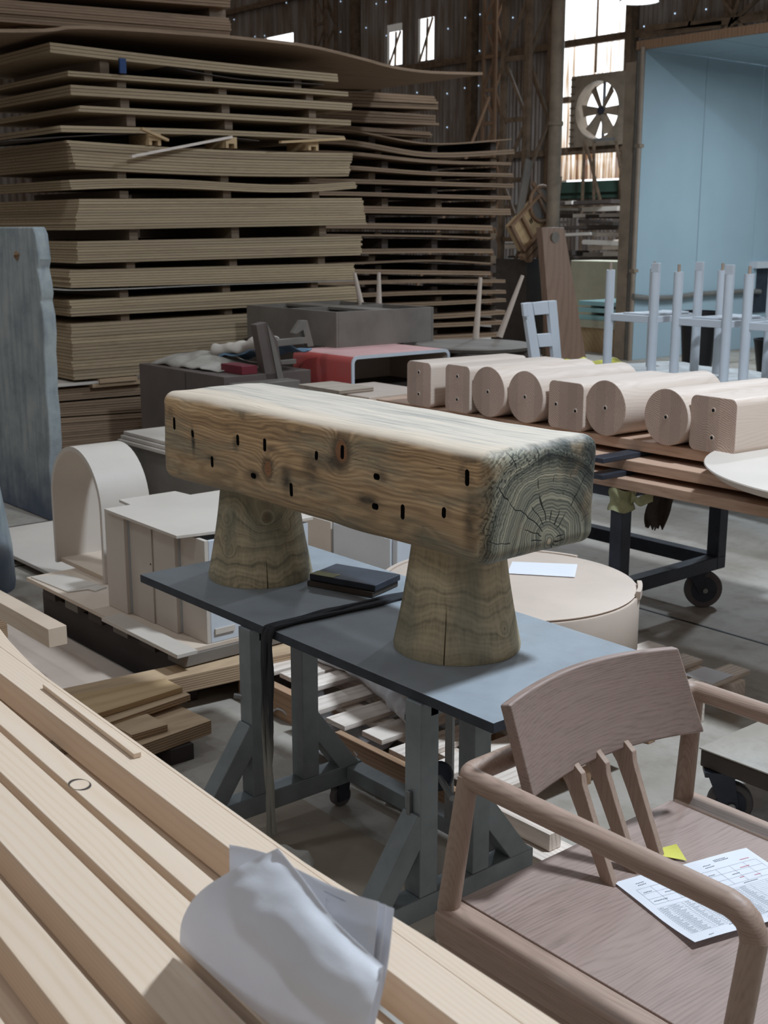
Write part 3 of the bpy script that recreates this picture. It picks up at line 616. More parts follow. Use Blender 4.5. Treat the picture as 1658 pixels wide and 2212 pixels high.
# ------------------------------------------------------------------ the bench: beam on two cones
BX0, BX1, BY0, BY1, BZ0, BZ1 = -3.125, -1.785, 1.775, 2.14, .90, 1.152
bc = Vector(((BX0 + BX1) / 2, (BY0 + BY1) / 2, (BZ0 + BZ1) / 2)); BL = BX1 - BX0
be = thing('pine_bench', 'heavy weathered pine beam bench with slotted side on two turned cone legs', 'bench', (bc.x, bc.y, .62))
def rbox(L, D, H, r, nx, ny, nz):
    vs = {}; out = MB(); idx = {}
    def V(i, j, k):
        key = (i, j, k)
        if key in idx: return idx[key]
        def prm(t, n, half):
            u = t / n * 2 - 1
            return u * half
        p = Vector((prm(i, nx, L / 2), prm(j, ny, D / 2), prm(k, nz, H / 2)))
        q = Vector((max(-L / 2 + r, min(L / 2 - r, p.x)), max(-D / 2 + r, min(D / 2 - r, p.y)), max(-H / 2 + r, min(H / 2 - r, p.z))))
        d = p - q; m = max(abs(d.x), abs(d.y), abs(d.z))
        if m > 0 and d.length > 0: p = q + d.normalized() * r * (m / r) if m < r else q + d.normalized() * r
        n1 = mnoise.noise(Vector((p.x * 2.6, p.y * 5, p.z * 6))) * .007 + mnoise.noise(Vector((p.x * 9, p.y * 16, p.z * 18 + 5))) * .0022
        nn = Vector((p.x / L * .3, p.y / D, p.z / H)).normalized()
        p += Vector((0, nn.y, nn.z)) * n1
        idx[key] = len(out.v); out.v.append(tuple(p)); return idx[key]
    for i in range(nx):
        for j in range(ny):
            out.f.append((V(i, j, 0), V(i, j + 1, 0), V(i + 1, j + 1, 0), V(i + 1, j, 0))); out.f.append((V(i, j, nz), V(i + 1, j, nz), V(i + 1, j + 1, nz), V(i, j + 1, nz)))
    for i in range(nx):
        for k in range(nz):
            out.f.append((V(i, 0, k), V(i + 1, 0, k), V(i + 1, 0, k + 1), V(i, 0, k + 1))); out.f.append((V(i, ny, k), V(i, ny, k + 1), V(i + 1, ny, k + 1), V(i + 1, ny, k)))
    for j in range(ny):
        for k in range(nz):
            out.f.append((V(0, j, k), V(0, j, k + 1), V(0, j + 1, k + 1), V(0, j + 1, k))); out.f.append((V(nx, j, k), V(nx, j + 1, k), V(nx, j + 1, k + 1), V(nx, j, k + 1)))
    return out
knots = [(-2.277 - bc.x, 1.089 - bc.z, .024), (-2.583 - bc.x, 1.002 - bc.z, .018)]
stn_ = [(-2.946, 1.03, .012, .05, .8), (-2.652, .975, .04, .02, .8), (-2.50, .985, .03, .05, .7), (-2.175, .985, .06, .02, .75), (-2.40, 1.03, .05, .05, .55), (-2.125, 1.05, .03, .02, .6), (-2.73, 1.05, .02, .03, .6), (-2.57, 1.055, .05, .012, .6), (-2.30, 1.055, .06, .03, .7), (-1.90, 1.01, .02, .03, .4), (-2.86, .99, .03, .01, .7), (-1.83, 1.0, .03, .09, .6)]
M['beam'] = beam_mat(BL, knots, [(a - bc.x, b - bc.z, c, d, e) for a, b, c, d, e in stn_])
bm_ = rbox(BL, BY1 - BY0, BZ1 - BZ0, .034, 150, 46, 36).build('beam', [M['beam'], M['hole']], None, ang=60)
slots = [(-3.046, 1.065, 26, 0), (-2.946, 1.048, 16, 0), (-2.719, 1.059, 24, 0), (-2.596, 1.062, 28, 0), (-2.854, .981, 24, 0), (-2.378, 1.064, 20, 0), (-2.273, 1.087, 30, 0),
         (-2.652, .972, 14, 1), (-2.478, .963, 30, 0), (-2.144, 1.047, 15, 1), (-2.147, .976, 16, 1), (-2.05, .98, 33, 0), (-1.914, 1.002, 24, 0), (-1.845, 1.09, 36, 0)]
ct = MB()
for (x, z, h, hor) in slots:
    dep = math.hypot(x, 1.775); Hh = h / 2650 * dep * 1.05; Ww = .0135
    if hor: Ww, Hh = .024, .015
    ct.prism(rpoly(Ww, Hh, min(Ww, Hh) / 2 * .98, 5, x - bc.x, z - bc.z), 'y', -(BY1 - BY0) / 2 - .03, -(BY1 - BY0) / 2 + .03)
cu = ct.build('cut', M['hole'])
import bmesh
bmm = bmesh.new(); bmm.from_mesh(cu.data); bmesh.ops.recalc_face_normals(bmm, faces=bmm.faces); bmm.to_mesh(cu.data); bmm.free()
bmm = bmesh.new(); bmm.from_mesh(bm_.data); bmesh.ops.recalc_face_normals(bmm, faces=bmm.faces); bmm.to_mesh(bm_.data); bmm.free()
md = bm_.modifiers.new('slots', 'BOOLEAN'); md.operation = 'DIFFERENCE'; md.object = cu; md.solver = 'EXACT'
try: md.material_mode = 'TRANSFER'
except Exception: pass
bpy.context.view_layer.update()
dg = bpy.context.evaluated_depsgraph_get(); nm = bpy.data.meshes.new_from_object(bm_.evaluated_get(dg))
bm_.modifiers.clear(); bm_.data = nm; nm.name = 'beam'
bpy.data.objects.remove(cu, do_unlink=True)
nm.set_sharp_from_angle(angle=math.radians(50))
bm_.parent = be; bm_.location = (0, 0, bc.z - .62)
tag(bm_, 'honey and blue-grey beam with black slots and cracked end grain')
def conept(px_, py_, cx, cy, rb, rt):
    r0 = ray(px_, py_); best = None
    for s_ in range(2600, 4200):
        q = Vector((0, 0, EYE)) + r0 * (s_ / 1000); t = (q.z - .62) / .288
        if 0 <= t <= 1 and math.hypot(q.x - cx, q.y - cy) <= rb + (rt - rb) * t: return (q.x - cx, q.y - cy, q.z - .62)
    return (0, 0, 9)
CK = [[(*conept(a, b, -2.885, 1.95, .1535, .108), c) for a, b, c in ((578, 1118, .024), (487, 1125, .008), (484, 1165, .007), (492, 1190, .007), (618, 1140, .009))],
      [(*conept(1092, 1360, -2.06, 1.96, .157, .108), .006), (0, 0, 2, .01)]]
for i, (x, y, rb, rt, sd) in enumerate(((-2.885, 1.95, .1535, .108, 3.1), (-2.06, 1.96, .157, .108, 9.7))):
    cm = MB(); k = 30; vs = []; fs = []
    ca = math.radians(-27 if i == 0 else -54.6); ths = [ca + math.radians(3.75) * q_ for q_ in range(1, 96)] + [ca - .012, ca, ca + .012]; n = len(ths)
    ths.sort()
    for a in range(k + 1):
        t = a / k; r = rb + (rt - rb) * t - .004 * math.sin(math.pi * t)
        if t > .985: r = rt
        if a == 0: r = rb - .003
        for j in range(n):
            th = ths[j]
            rr = r * (1 + .006 * mnoise.noise(Vector((math.cos(th) * 1.2, math.sin(th) * 1.2, t * 2 + i * 5))))
            # drying crack facing the camera
            hc = .30 if i == 0 else .55
            if abs(th - ca) < .001 and t < hc: rr -= .012 * (1 - t / hc)
            vs.append((rr * math.cos(th), rr * math.sin(th), t * (.288)))
    for a in range(k):
        for j in range(n): fs.append((a * n + j, a * n + (j + 1) % n, (a + 1) * n + (j + 1) % n, (a + 1) * n + j))
    fs += [tuple(range(n))[::-1], tuple(range(k * n, (k + 1) * n))]
    o = cm.add(vs, fs).build('cone_leg', cone_mat('turned_pine_cone_%s' % 'ab'[i], sd, CK[i]), be, ang=50); o.location = (x - bc.x, y - bc.y, .0005)

# dark sample boards on the table
sb = thing('sample_boards', 'two dark sample boards stacked flat on the table between the cone legs', 'boards', (-2.62, 2.075, .62), math.radians(18))
MB().box(-.105, .115, -.065, .07, .001, .017).build('lower_board', M['darkwood'], sb, bev=.002)
MB().box(-.1, .12, -.06, .075, .018, .036).build('upper_board', M['dark_steel'], sb, bev=.003)
MB().box(-.098, -.02, -.058, -.02, .0362, .0368).build('paper_label', M['tape'], sb)

# ------------------------------------------------------------------ walnut armchair
ch = thing('armchair', 'grey-brown walnut armchair with curved back panel and three back slats', 'chair', (-1.15, 1.72, 0))
O = Vector(ch.location)
def R_(x, y, z): return (x - O.x, y - O.y, z)
XB, XF, YL, YR, ZA = -1.462, -.862, 1.412, 2.075, .655
# seat: centre panel and two side rails flush with it, with a front rail
MB().box(XB + .035 - O.x, XF + .02 - O.x, YL - .0 - .0 - O.y + .002, YR - .07 - O.y, .422, .44)  # noqa
SL, SR = 1.375, 1.985
sg = MB(); sg.box(-1.43 - O.x, -.83 - O.x, SL + .002 - O.y, SR - .002 - O.y, .418, .44); sg.build('seat', M['walnut_y'], ch, bev=.002)
for y0, y1 in ((SL - .062, SL), (SR, SR + .07)):
    MB().box(-1.43 - O.x, -.83 - O.x, y0 - O.y, y1 - O.y, .385, .4405).build('seat_rail', M['walnut_x'], ch, bev=.006, seg=3)
MB().box(-1.425 - O.x, -1.40 - O.x, SL - O.y, SR - O.y, .37, .418).build('back_rail', M['walnut_y'], ch, bev=.003)
MB().box(-.85 - O.x, -.825 - O.x, SL - O.y, SR - O.y, .37, .418).build('front_rail', M['walnut_y'], ch, bev=.003)
MB().box(-1.42 - O.x, -.84 - O.x, SL - .055 - O.y, SL - .02 - O.y, .335, .385).build('side_apron', M['walnut_x'], ch, bev=.003)
# legs
for yb, ys in ((YL, SL - .03), (YR, SR + .035)):
    MB().tube([R_(-1.475, ys, 0), R_(-1.43, ys, .30), R_(-1.425, ys, .44), R_(XB + .012, yb, ZA)], [.013, .019, .0205, .019], 20).build('leg', M['walnut_z'], ch)
    MB().tube([R_(-.815, ys, 0), R_(-.85, ys, .40), R_(XF + .0, yb, ZA - .04)], [.013, .02, .02], 20).build('leg', M['walnut_z'], ch)
# one bent rail: arms and back
def arc(c, r, a0, a1, z, n=6): return [R_(c[0] + r * math.cos(math.radians(a0 + (a1 - a0) * i / n)), c[1] + r * math.sin(math.radians(a0 + (a1 - a0) * i / n)), z) for i in range(n + 1)]
rr = .03
dn = [(0, -.045), (-.003, -.03), (-.012, -.014), (-.028, -.004), (-.045, 0)]
path = [R_(XF + a, YL, ZA + b) for a, b in dn] + [R_(XF - .2, YL, ZA)] + [R_(XB + .2, YL, ZA)] + arc((XB + rr, YL + rr), rr, 270, 180, ZA) + [R_(XB, 1.6, ZA + .004), R_(XB - .01, 1.74, ZA + .006), R_(XB, 1.9, ZA + .004)] + arc((XB + rr, YR - rr), rr, 180, 90, ZA) + [R_(XB + .25, YR, ZA)] + [R_(XF + a, YR, ZA + b) for a, b in dn[::-1]]
MB().tube(path, .0205, 20).build('arm_rail', M['walnut_x'], ch)
# curved back panel: leans back, bowed
def panel(u, v):
    y = 1.455 + (1.945 - 1.455) * u; bow = .035 * (1 - (2 * u - 1) ** 2)
    z = .615 + .175 * v + .012 * math.sin(math.pi * u) * (1 if v > .5 else .6)
    x = -1.385 - .035 * v - bow
    sk = -.012 * (v - .5)
    return R_(x, y + .055 * (1 - v) * u + .03 * (1 - v) * (1 - u), z - .008 * (1 - v) * u)
MB().grid(lambda u, v: panel(u, 1 - v), 28, 8, .022).build('back_panel', M['walnut_y'], ch, bev=.005, seg=3, ang=50)
for (yt, yb_, xb) in ((1.64, 1.622, -1.29), (1.71, 1.69, -1.292), (1.79, 1.772, -1.30)):
    sl = MB(); pr = [(0, .013), (.50, .017), (.72, .02), (.8, .026), (.88, .014), (1, .012)]
    vs = []
    for t, w in pr:
        p = Vector(R_(xb + (-1.43 - xb) * t, yb_ + (yt - yb_) * t, .436 + (.66 - .436) * t))
        vs += [p + Vector((-w, -.007, -w * .3)), p + Vector((w, -.007, w * .3)), p + Vector((w, .007, w * .3)), p + Vector((-w, .007, -w * .3))]
    fs = [(3, 2, 1, 0), tuple(range(len(vs) - 4, len(vs)))]
    for i in range(len(pr) - 1):
        for j in range(4): a = i * 4; fs.append((a + j, a + (j + 1) % 4, a + 4 + (j + 1) % 4, a + 4 + j))
    sl.add(vs, fs).build('back_slat', M['walnut_z'], ch, bev=.002)

# printed order sheet on the seat
P0 = Vector((-1.283, 1.624, .442)); ang = math.atan2(-.26, .965)
ps = thing('order_sheet', 'white printed form sheet with ruled table lying on the armchair seat', 'paper', P0, ang)
PW, PLn = .226, .305
def pz(u, v): return .0015 + .010 * max(0, u - .55) ** 1.5 * (1 - .5 * v) * 3 + .0008 * math.sin(v * 9) + .001 * math.sin(u * 5 + v * 3) + .001
MB().grid(lambda u, v: (PW * u, PLn * v, pz(u, v)), 16, 20, .0003).build('sheet', M['paper'], ps)
pl = MB(); rp = MB()
def mark(mb, u0, v0, u1, v1, w):
    n = max(1, int(max(abs(u1 - u0), abs(v1 - v0)) * 10)); d = Vector(((u1 - u0) * PW, (v1 - v0) * PLn)); l = d.length
    if l == 0: return
    nx, ny = -d.y / l * w / 2, d.x / l * w / 2; vs = []
    for i in range(n + 1):
        t = i / n; u = u0 + (u1 - u0) * t; v = v0 + (v1 - v0) * t; z = pz(u, v) + .0005
        vs += [(u * PW + nx, v * PLn + ny, z), (u * PW - nx, v * PLn - ny, z)]
    mb.add(vs, [(2 * i, 2 * i + 1, 2 * i + 3, 2 * i + 2) for i in range(n)])
for (a0, b0, a1, b1) in ((.18, .06, .42, .46), (.18, .54, .42, .96)):
    for k in range(4): u = a0 + (a1 - a0) * k / 3; mark(pl, u, b0, u, b1, .0004)
    for k in range(5): v = b0 + (b1 - b0) * k / 4; mark(pl, a0, v, a1, v, .0004)
for k in range(19): u = .47 + k * .023; mark(pl, u, .05, u, .95, .0003)
for v in (.05, .12, .22, .30, .42, .50, .55, .62, .72, .84, .95): mark(pl, .47, v, .47 + 18 * .023, v, .0003)
rs = random.Random(4)
for k in range(18):
    u = .482 + k * .023
    for (v0, v1) in ((.06, .11), (.13, .20), (.24, .29), (.32, .40), (.56, .61), (.64, .70)):
        v = v0
        while v < v0 + (v1 - v0) * rs.uniform(.5, 1): mark(pl, u, v, u, v + .006, .0011); v += .010
for (u, v, n) in ((.10, .10, 5), (.13, .10, 5), (.10, .60, 5), (.13, .60, 6), (.06, .70, 8), (.08, .70, 9), (.24, .08, 5), (.30, .2, 6), (.38, .08, 8), (.38, .30, 3), (.24, .56, 4), (.3, .7, 5), (.44, .30, 10), (.44, .7, 9), (.90, .30, 3), (.96, .12, 3)):
    for k in range(n): mark(pl, u + rs.uniform(-.003, .003), v + k * .012, u, v + k * .012 + .008, .0018)
for (a, b, c, d) in ((.20, .30, .32, .30), (.20, .42, .32, .42), (.20, .30, .20, .42), (.32, .30, .32, .42)): mark(pl, a, b, c, d, .0009)
v = .55
for k in range(13): mark(pl, .93 + rs.uniform(-.008, .008), v, .93 + rs.uniform(-.012, .012), v + .012, .0008); v += .014
for (a, b, c, d) in ((.22, .33, .30, .39), (.22, .39, .30, .33), (.26, .31, .26, .41)): mark(rp, a, b, c, d, .0014)
for (u, v, n) in ((.40, .50, 3), (.24, .80, 6), (.36, .72, 3), (.38, .82, 4), (.14, .86, 6)):
    for k in range(n): mark(rp, u, v + k * .012, u + .002, v + k * .012 + .008, .0018)
o = pl.build('printing', M['print'], ps); o['kind'] = 'stuff'
o = rp.build('red_printing', M['redprint'], ps); o['kind'] = 'stuff'
st = MB(); st.grid(lambda u, v: (-.03 + .05 * u * (1 - .5 * v), -.02 + .035 * v, .003 + .012 * v * u), 5, 5, .0004)
o = st.build('sticky_note', M['yellow']); o.location = (-1.275, 1.80, .441); o.rotation_euler = (0, 0, .5); tag(o, 'small yellow sticky note behind the printed form on the chair seat', 'note')

# ------------------------------------------------------------------ pine timbers in the foreground
D1 = ray(-1300, 410).normalized() * -1; E2 = Vector((0, 0, 1)).cross(D1).normalized(); E3 = D1.cross(E2)
LO = Vector((-.9, .8, .80)); LM = Matrix(((D1.x, E2.x, E3.x, LO.x), (D1.y, E2.y, E3.y, LO.y), (D1.z, E2.z, E3.z, LO.z), (0, 0, 0, 1)))
def board(y0a, y1a, y0b, y1b, z0, z1, label, name='pine_timber', x0=-2.4, x1=.75, mat='pine', sub=None):
    n = 14; m = MB()
    def row(x):
        t = (x - x0) / (x1 - x0); a = y0a + (y0b - y0a) * t; b = y1a + (y1b - y1a) * t; return [(x, a, z0), (x, b, z0), (x, b, z1), (x, a, z1)]
    vs = []; 
    for i in range(n + 1): vs += row(x0 + (x1 - x0) * i / n)
    fs = [(0, 1, 2, 3), tuple(range(n * 4, n * 4 + 4))[::-1]]
    for i in range(n):
        for j in range(4): a = i * 4; fs.append((a + j, a + 4 + j, a + 4 + (j + 1) % 4, a + (j + 1) % 4))
    o = m.add(vs, fs).build(name, M[mat], bev=.0015); o.matrix_world = LM
    return tag(o, label, 'timber', 'fresh pine timbers stacked in the foreground')
TT = -.052
# widths are taken between near and far top edges (far left end, near right end)
board(-.052, .0, -.006, .048, TT, 0, 'second pine timber from the back, just in front of the bowed edge board')
board(-.124, -.081, -.108, -.076, TT, 0, 'pine timber with a dark ringed knot, third from the back')
board(-.183, -.128, -.176, -.124, TT, 0, 'pine timber running just behind the folded papers, fourth from the back')
board(-.252, -.193, -.258, -.190, TT, 0, 'wide pine timber touching the lower left edge of the folded papers')
board(-.322, -.286, -.345, -.292, TT, 0, 'pine timber second from the lower left corner of the picture')
board(-.45, -.385, -.47, -.392, TT, 0, 'pine timber crossing the lower left corner of the picture')
for k, (a, b) in enumerate(((-.46, -.37), (-.362, -.278), (-.272, -.186), (-.18, -.10), (-.094, -.012))):
    board(a, b, a, b, 2 * TT - .014, TT - .012, ['lower layer pine timber at the lower left corner', 'lower layer pine timber showing tan in the gap near the left edge', 'lower layer pine timber under the wide timber', 'lower layer pine timber below the dark ringed knot', 'lower layer pine timber under the rearmost timbers'][k])
for k, x in enumerate((-2.2, -.9, .5)):
    o = MB().box(x - .02, x + .02, -.46, .0, TT - .012, TT).build('spacer_batten', M['batten']); o.matrix_world = LM
    tag(o, ['thin spacer batten between pine layers at the far left', 'thin spacer batten between pine layers midway', 'thin spacer batten between pine layers at the near right'][k], 'batten')
# bowed edge board
pts = [(-2.4, .30), (-1.9, .20), (-1.5, .098), (-1.36, .053), (-1.197, .036), (-.95, .016), (-.67, .010), (-.388, .030), (-.2, .046), (-.07, .060), (.148, .072), (.75, .10)]
m = MB(); vs = []
def lerp(ps, x):
    for (a, b), (c, d) in zip(ps, ps[1:]):
        if a <= x <= c: return b + (d - b) * (x - a) / (c - a)
    return ps[-1][1]
n = 40
for i in range(n + 1):
    x = -2.4 + 3.15 * i / n; yb = lerp(pts, x); ya = -.050 + (.046) * (x + 2.4) / 3.15 + .0
    vs += [(x, ya, TT * 2 - .0), (x, yb, TT * 2), (x, yb, TT - .001 if x < 9 else 0), (x, ya, TT - .001)]
vs = []
for i in range(n + 1):
    x = -2.4 + 3.15 * i / n; yb = lerp(pts, x); ya = .002 + .048 * (x + 2.4) / 3.15
    if yb < ya + .006: yb = ya + .006
    vs += [(x, ya, TT), (x, yb, TT), (x, yb, -.002), (x, ya, -.002)]
fs = [(0, 1, 2, 3), tuple(range(n * 4, n * 4 + 4))[::-1]]
for i in range(n):
    for j in range(4): a = i * 4; fs.append((a + j, a + 4 + j, a + 4 + (j + 1) % 4, a + (j + 1) % 4))
o = m.add(vs, fs).build('pine_board', M['pine'], bev=.001); o.matrix_world = LM; tag(o, 'rearmost pine board with a long wavy bowed outer edge', 'board')
o = MB().box(-1.02, -.675, -.001, .012, .0005, .009).build('pine_offcut', M['pine'], bev=.001); o.matrix_world = LM; tag(o, 'short thin pine offcut lying along the rear timbers', 'offcut')
# dark ring knot on the third timber: a real disc of dark bark let into the surface
kt = MB(); n = 28; vs = []
for k in range(n):
    t = 2 * math.pi * k / n; w = .0022 * (1.1 + .9 * math.sin(t * 2 + 1))
    for r in (.0145 - w / 2, .0145 + w / 2): vs.append((r * math.cos(t) * 1.25, r * math.sin(t), .0004))
kt.add(vs, [(2 * k, 2 * k + 1, (2 * k + 3) % (2 * n), (2 * k + 2) % (2 * n)) for k in range(n)])
p = None
def LP(x, y, c, ax=2):
    r = ray(x, y); N = (D1, E2, E3)[ax]; C0 = Vector((0, 0, EYE)); t = (c + N.dot(LO - C0)) / N.dot(r); q = C0 + r * t - LO
    return Vector((q.dot(D1), q.dot(E2), q.dot(E3)))
q = LP(172, 1695, 0)
bpy.data.objects['pine_timber.001']['label']
ko = kt.build('knot_ring', M['darkwood'], bpy.data.objects['pine_timber.001'], loc=q); ko['label'] = 'thin dark bark ring round a knot'
# stands that carry the timbers
for k, x in enumerate((-2.1, .45)):
    t = thing('timber_stand', ['steel stand under the far end of the pine timbers', 'steel stand under the near end of the pine timbers'][k], 'stand', LM @ Vector((x, -.2, -.2)))
    t.location.z = 0; h = (LM @ Vector((x, -.2, 2 * TT - .016))).z - .004
    MB().box(-.03, .03, -.26, .26, h - .05, h).build('top_rail', M['dark_steel'], t)
    for y in (-.2, .2): MB().box(-.025, .025, y - .025, y + .025, 0, h - .05).build('leg', M['dark_steel'], t)

# folded papers stuck in the gap
pg = thing('folded_papers', 'bundle of folded white papers standing in the gap between pine timbers', 'paper', LO); 
def V3(*a): return LM.to_3x3() @ Vector(a)
def patch(cs, bulge, name, mat, th=.0004, rot=0):
    c00, c10, c11, c01 = [Vector(c) for c in cs]
    nrm = (c10 - c00).cross(c01 - c00).normalized()
    def fn(u, v):
        p = c00 * (1 - u) * (1 - v) + c10 * u * (1 - v) + c11 * u * v + c01 * (1 - u) * v
        b = bulge(u, v); p += nrm * b[0]; p += (c00 - c10).normalized() * b[1]
        p += nrm * .0016 * mnoise.noise(Vector((u * 4, v * 4, rot))) + nrm * .0008 * mnoise.noise(Vector((u * 11, v * 11, rot)))
        return V3(*p)
    return MB().grid(fn, 24, 24, th).build(name, mat, pg)
def L_(x, y, c): return LP(x, y, c, 1)
def pcoons(bot, left, top, right, cf, name, rot, th=.0004, nu=26, nv=26, amp=1.0):
    def pl_at(ps, t):
        s_ = t * (len(ps) - 1); i = min(int(s_), len(ps) - 2); f = s_ - i
        g = [Vector(ps[max(0, min(len(ps) - 1, q))]) for q in (i - 1, i, i + 1, i + 2)]
        return .5 * ((2 * g[1]) + (g[2] - g[0]) * f + (2 * g[0] - 5 * g[1] + 4 * g[2] - g[3]) * f * f + (3 * g[1] - g[0] - 3 * g[2] + g[3]) * f ** 3)
    def fn(u, v):
        B, T, L, R_e = pl_at(bot, u), pl_at(top, u), pl_at(left, v), pl_at(right, v)
        q = B * (1 - v) + T * v + L * (1 - u) + R_e * u - (Vector(bot[0]) * (1 - u) * (1 - v) + Vector(bot[-1]) * u * (1 - v) + Vector(top[0]) * (1 - u) * v + Vector(top[-1]) * u * v)
        c = cf(u, v) + amp * (.0022 * mnoise.noise(Vector((u * 3.5, v * 3.5, rot))) + .0012 * mnoise.noise(Vector((u * 9, v * 9, rot))))
        return V3(*L_(q.x, q.y, c))
    return MB().grid(fn, nu, nv, th).build(name, M['paper'], pg, ang=60)
def L_(x, y, c): return LP(x, y, c, 1)
for k in range(3):
    a = 16 * k
    pcoons([(500 + 3 * k, 2130), (640, 2200), (772 + a * .8, 2260)], [(500 + 3 * k, 2130), (497 + 2 * k, 1980), (495 + 3 * k, 1824 + 3 * k)],
           [(495 + 3 * k, 1824 + 3 * k), (570 + k, 1842), (655, 1884), (740 + k, 1924), (818 + a, 1948 + 7 * k)], [(772 + a * .8, 2260), (802 + a, 2100), (818 + a, 1948 + 7 * k)],
           lambda u, v, k=k: -.166 + .005 * k + .040 * v + .008 * math.sin(3.1 * u) * v, 'back_sheet', k, amp=.6)
pcoons([(388, 2040), (470, 2118), (575, 2205), (740, 2340)], [(388, 2040), (394, 1985), (432, 1926), (512, 1874), (600, 1832)],
       [(600, 1832), (652, 1896), (724, 1990), (826, 2085)], [(740, 2340), (792, 2210), (826, 2085)],
       lambda u, v: -.188 - .036 * math.sin(math.pi * min(1, v * 1.05)) * (1 - .5 * u) + .034 * v, 'front_sheet', 5)
pcoons([(728, 2335), (770, 2335)], [(728, 2335), (778, 2200), (818, 2092)], [(818, 2092), (829, 2086)], [(770, 2335), (812, 2190), (829, 2086)],
       lambda u, v: -.172 + .012 * v - .002 * u, 'folded_edge', 8, nu=6, amp=.3)
# faint drawing on the back sheet
gm = MB()
for k in range(12):
    p1 = L_(712 + k * 5.5, 1938 + k * 2.6, -.1215); p2 = L_(711 + k * 5.5, 1975 + k * 3.3, -.1265)
    gm.bar(V3(*(p1 + Vector((0, -.004, 0)))), V3(*(p2 + Vector((0, -.004, 0)))), .0005, .0003)
for (a, b) in (((700, 1925), (768, 1958)), ((700, 1972), (768, 2010))):
    gm.bar(V3(*(L_(*a, -.125))), V3(*(L_(*b, -.125))), .0006, .0003)
o = gm.build('printing', M['print'], pg); o['kind'] = 'stuff'

# ------------------------------------------------------------------ things round the table
# white drum
dr = thing('round_drum_table', 'low round pale birch drum with a raised rim piece behind the bench', 'table', (-2.65, 2.75, 0))
MB().lathe([(.405, .30), (.412, .31), (.412, .488), (.410, .492)], n=96).build('drum_wall', M['cream'], dr)
MB().lathe([(.395, .488), (.404, .499), (.400, .5005)], n=96).build('top_panel', M['cream'], dr)
rm = MB(); vs = []; fs = []; n = 40
def rimarc(a0, a1, h):
    m = MB(); vs = []
    for i in range(n + 1):
        t = math.radians(a0 + (a1 - a0) * i / n)
        for r, z in ((.405, .488), (.419, .488), (.419, .5 + h), (.405, .5 + h)): vs.append((r * math.cos(t), r * math.sin(t), z))
    fs = [(0, 1, 2, 3), tuple(range(n * 4, n * 4 + 4))[::-1]]
    for i in range(n):
        for j in range(4): a = i * 4; fs.append((a + j, a + 4 + j, a + 4 + (j + 1) % 4, a + (j + 1) % 4))
    return m.add(vs, fs)
rimarc(28, 46, .014).build('rim', M['cream'], dr); rimarc(100, 215, .004).build('rim', M['cream'], dr)
o = MB().grid(lambda u, v: (.22 * u, .15 * v, .0008 + .003 * u * v), 6, 6, .0004).build('loose_sheet', M['paper']); p = PZ(1095, 1240, .5015); o.location = p; o.rotation_euler = (0, 0, math.radians(38)); o.location.z = .5035
tag(o, 'white sheet of paper on the round drum top under the beam end', 'paper')
pb = thing('block_support', 'timber bearers under the round drum', 'bearers', (-2.65, 2.75, 0))
for y in (-.12, .03): MB().box(-.05, .3, y + .02, y + .10, 0.112, .299).build('bearer', M['pallet_x'], pb)
# castor of a cart behind the drum
def castor(parent, x, y, r, w, ztop, rz=0, offs=.03):
    m = MB(); m.cyl((-w / 2, 0, r), (w / 2, 0, r), r, 32); wh = m.build('wheel', M['rubber'], parent, bev=.006)
    h = MB(); h.cyl((-w / 2 - .004, 0, r), (w / 2 + .004, 0, r), r * .68, 24); h.build('wheel_disc', M['dark_steel'], wh)
    f = MB()
    for s in (-1, 1):
        xx = s * (w / 2 + .012)
        f.prism([(-.022, r - .02), (.022, r - .02), (offs + .035, ztop - .012), (offs - .035, ztop - .012)], 'x', xx - .003, xx + .003)
    f.box(-w / 2 - .016, w / 2 + .016, offs - .045, offs + .045, ztop - .014, ztop); fk = f.build('fork', M['dark_steel'], parent)
    MB().cyl((-w / 2 - .022, 0, r), (w / 2 + .022, 0, r), .011, 12).build('axle', M['chrome'], fk)
    for o in (wh, fk): o.location = (x, y, 0); o.rotation_euler = (0, 0, rz)

# trolley with laminated blocks
tr = thing('steel_trolley', 'dark steel trolley on castors carrying planks and eight wooden blocks', 'trolley', (-4.2, 4.1, 0)); O2 = Vector(tr.location)
def bx(m, x0, x1, y0, y1, z0, z1): return m.box(x0 - O2.x, x1 - O2.x, y0 - O2.y, y1 - O2.y, z0, z1)
x0, x1, y0, y1 = -4.62, -3.0, 3.74, 4.46; q = .06
for xx in (x0, x1 - q):
    for yy in (y0, y1 - q): bx(MB(), xx, xx + q, yy, yy + q, .22, .60).build('post', M['dark_steel'], tr, bev=.004)
for yy in (y0, y1 - q):
    bx(MB(), x0, x1, yy, yy + q, .17, .23).build('lower_rail', M['dark_steel'], tr, bev=.004)
    bx(MB(), x0, x1, yy, yy + q, .575, .617).build('upper_rail', M['dark_steel'], tr, bev=.004)
for xx in (x0, x1 - q):
    bx(MB(), xx, xx + q, y0 + q, y1 - q, .17, .228).build('end_rail', M['dark_steel'], tr, bev=.004); bx(MB(), xx, xx + q, y0 + q, y1 - q, .575, .616).build('end_rail', M['dark_steel'], tr, bev=.004)
for xx in (x0 + .1, x1 - .045):
    for yy in (y0 + .03, y1 - .09): castor(tr, xx - O2.x, yy - O2.y, .082, .035, .17, math.radians(-38), -.04)
tp = MB(); tp.box(-.08, .12, -.05, .05, 0, .03)
bd = thing('taped_rag', 'dusty masking tape and rag wrapped on the front corner post of the steel trolley', 'rag', (x1 - .03, y0 + .03, .53))
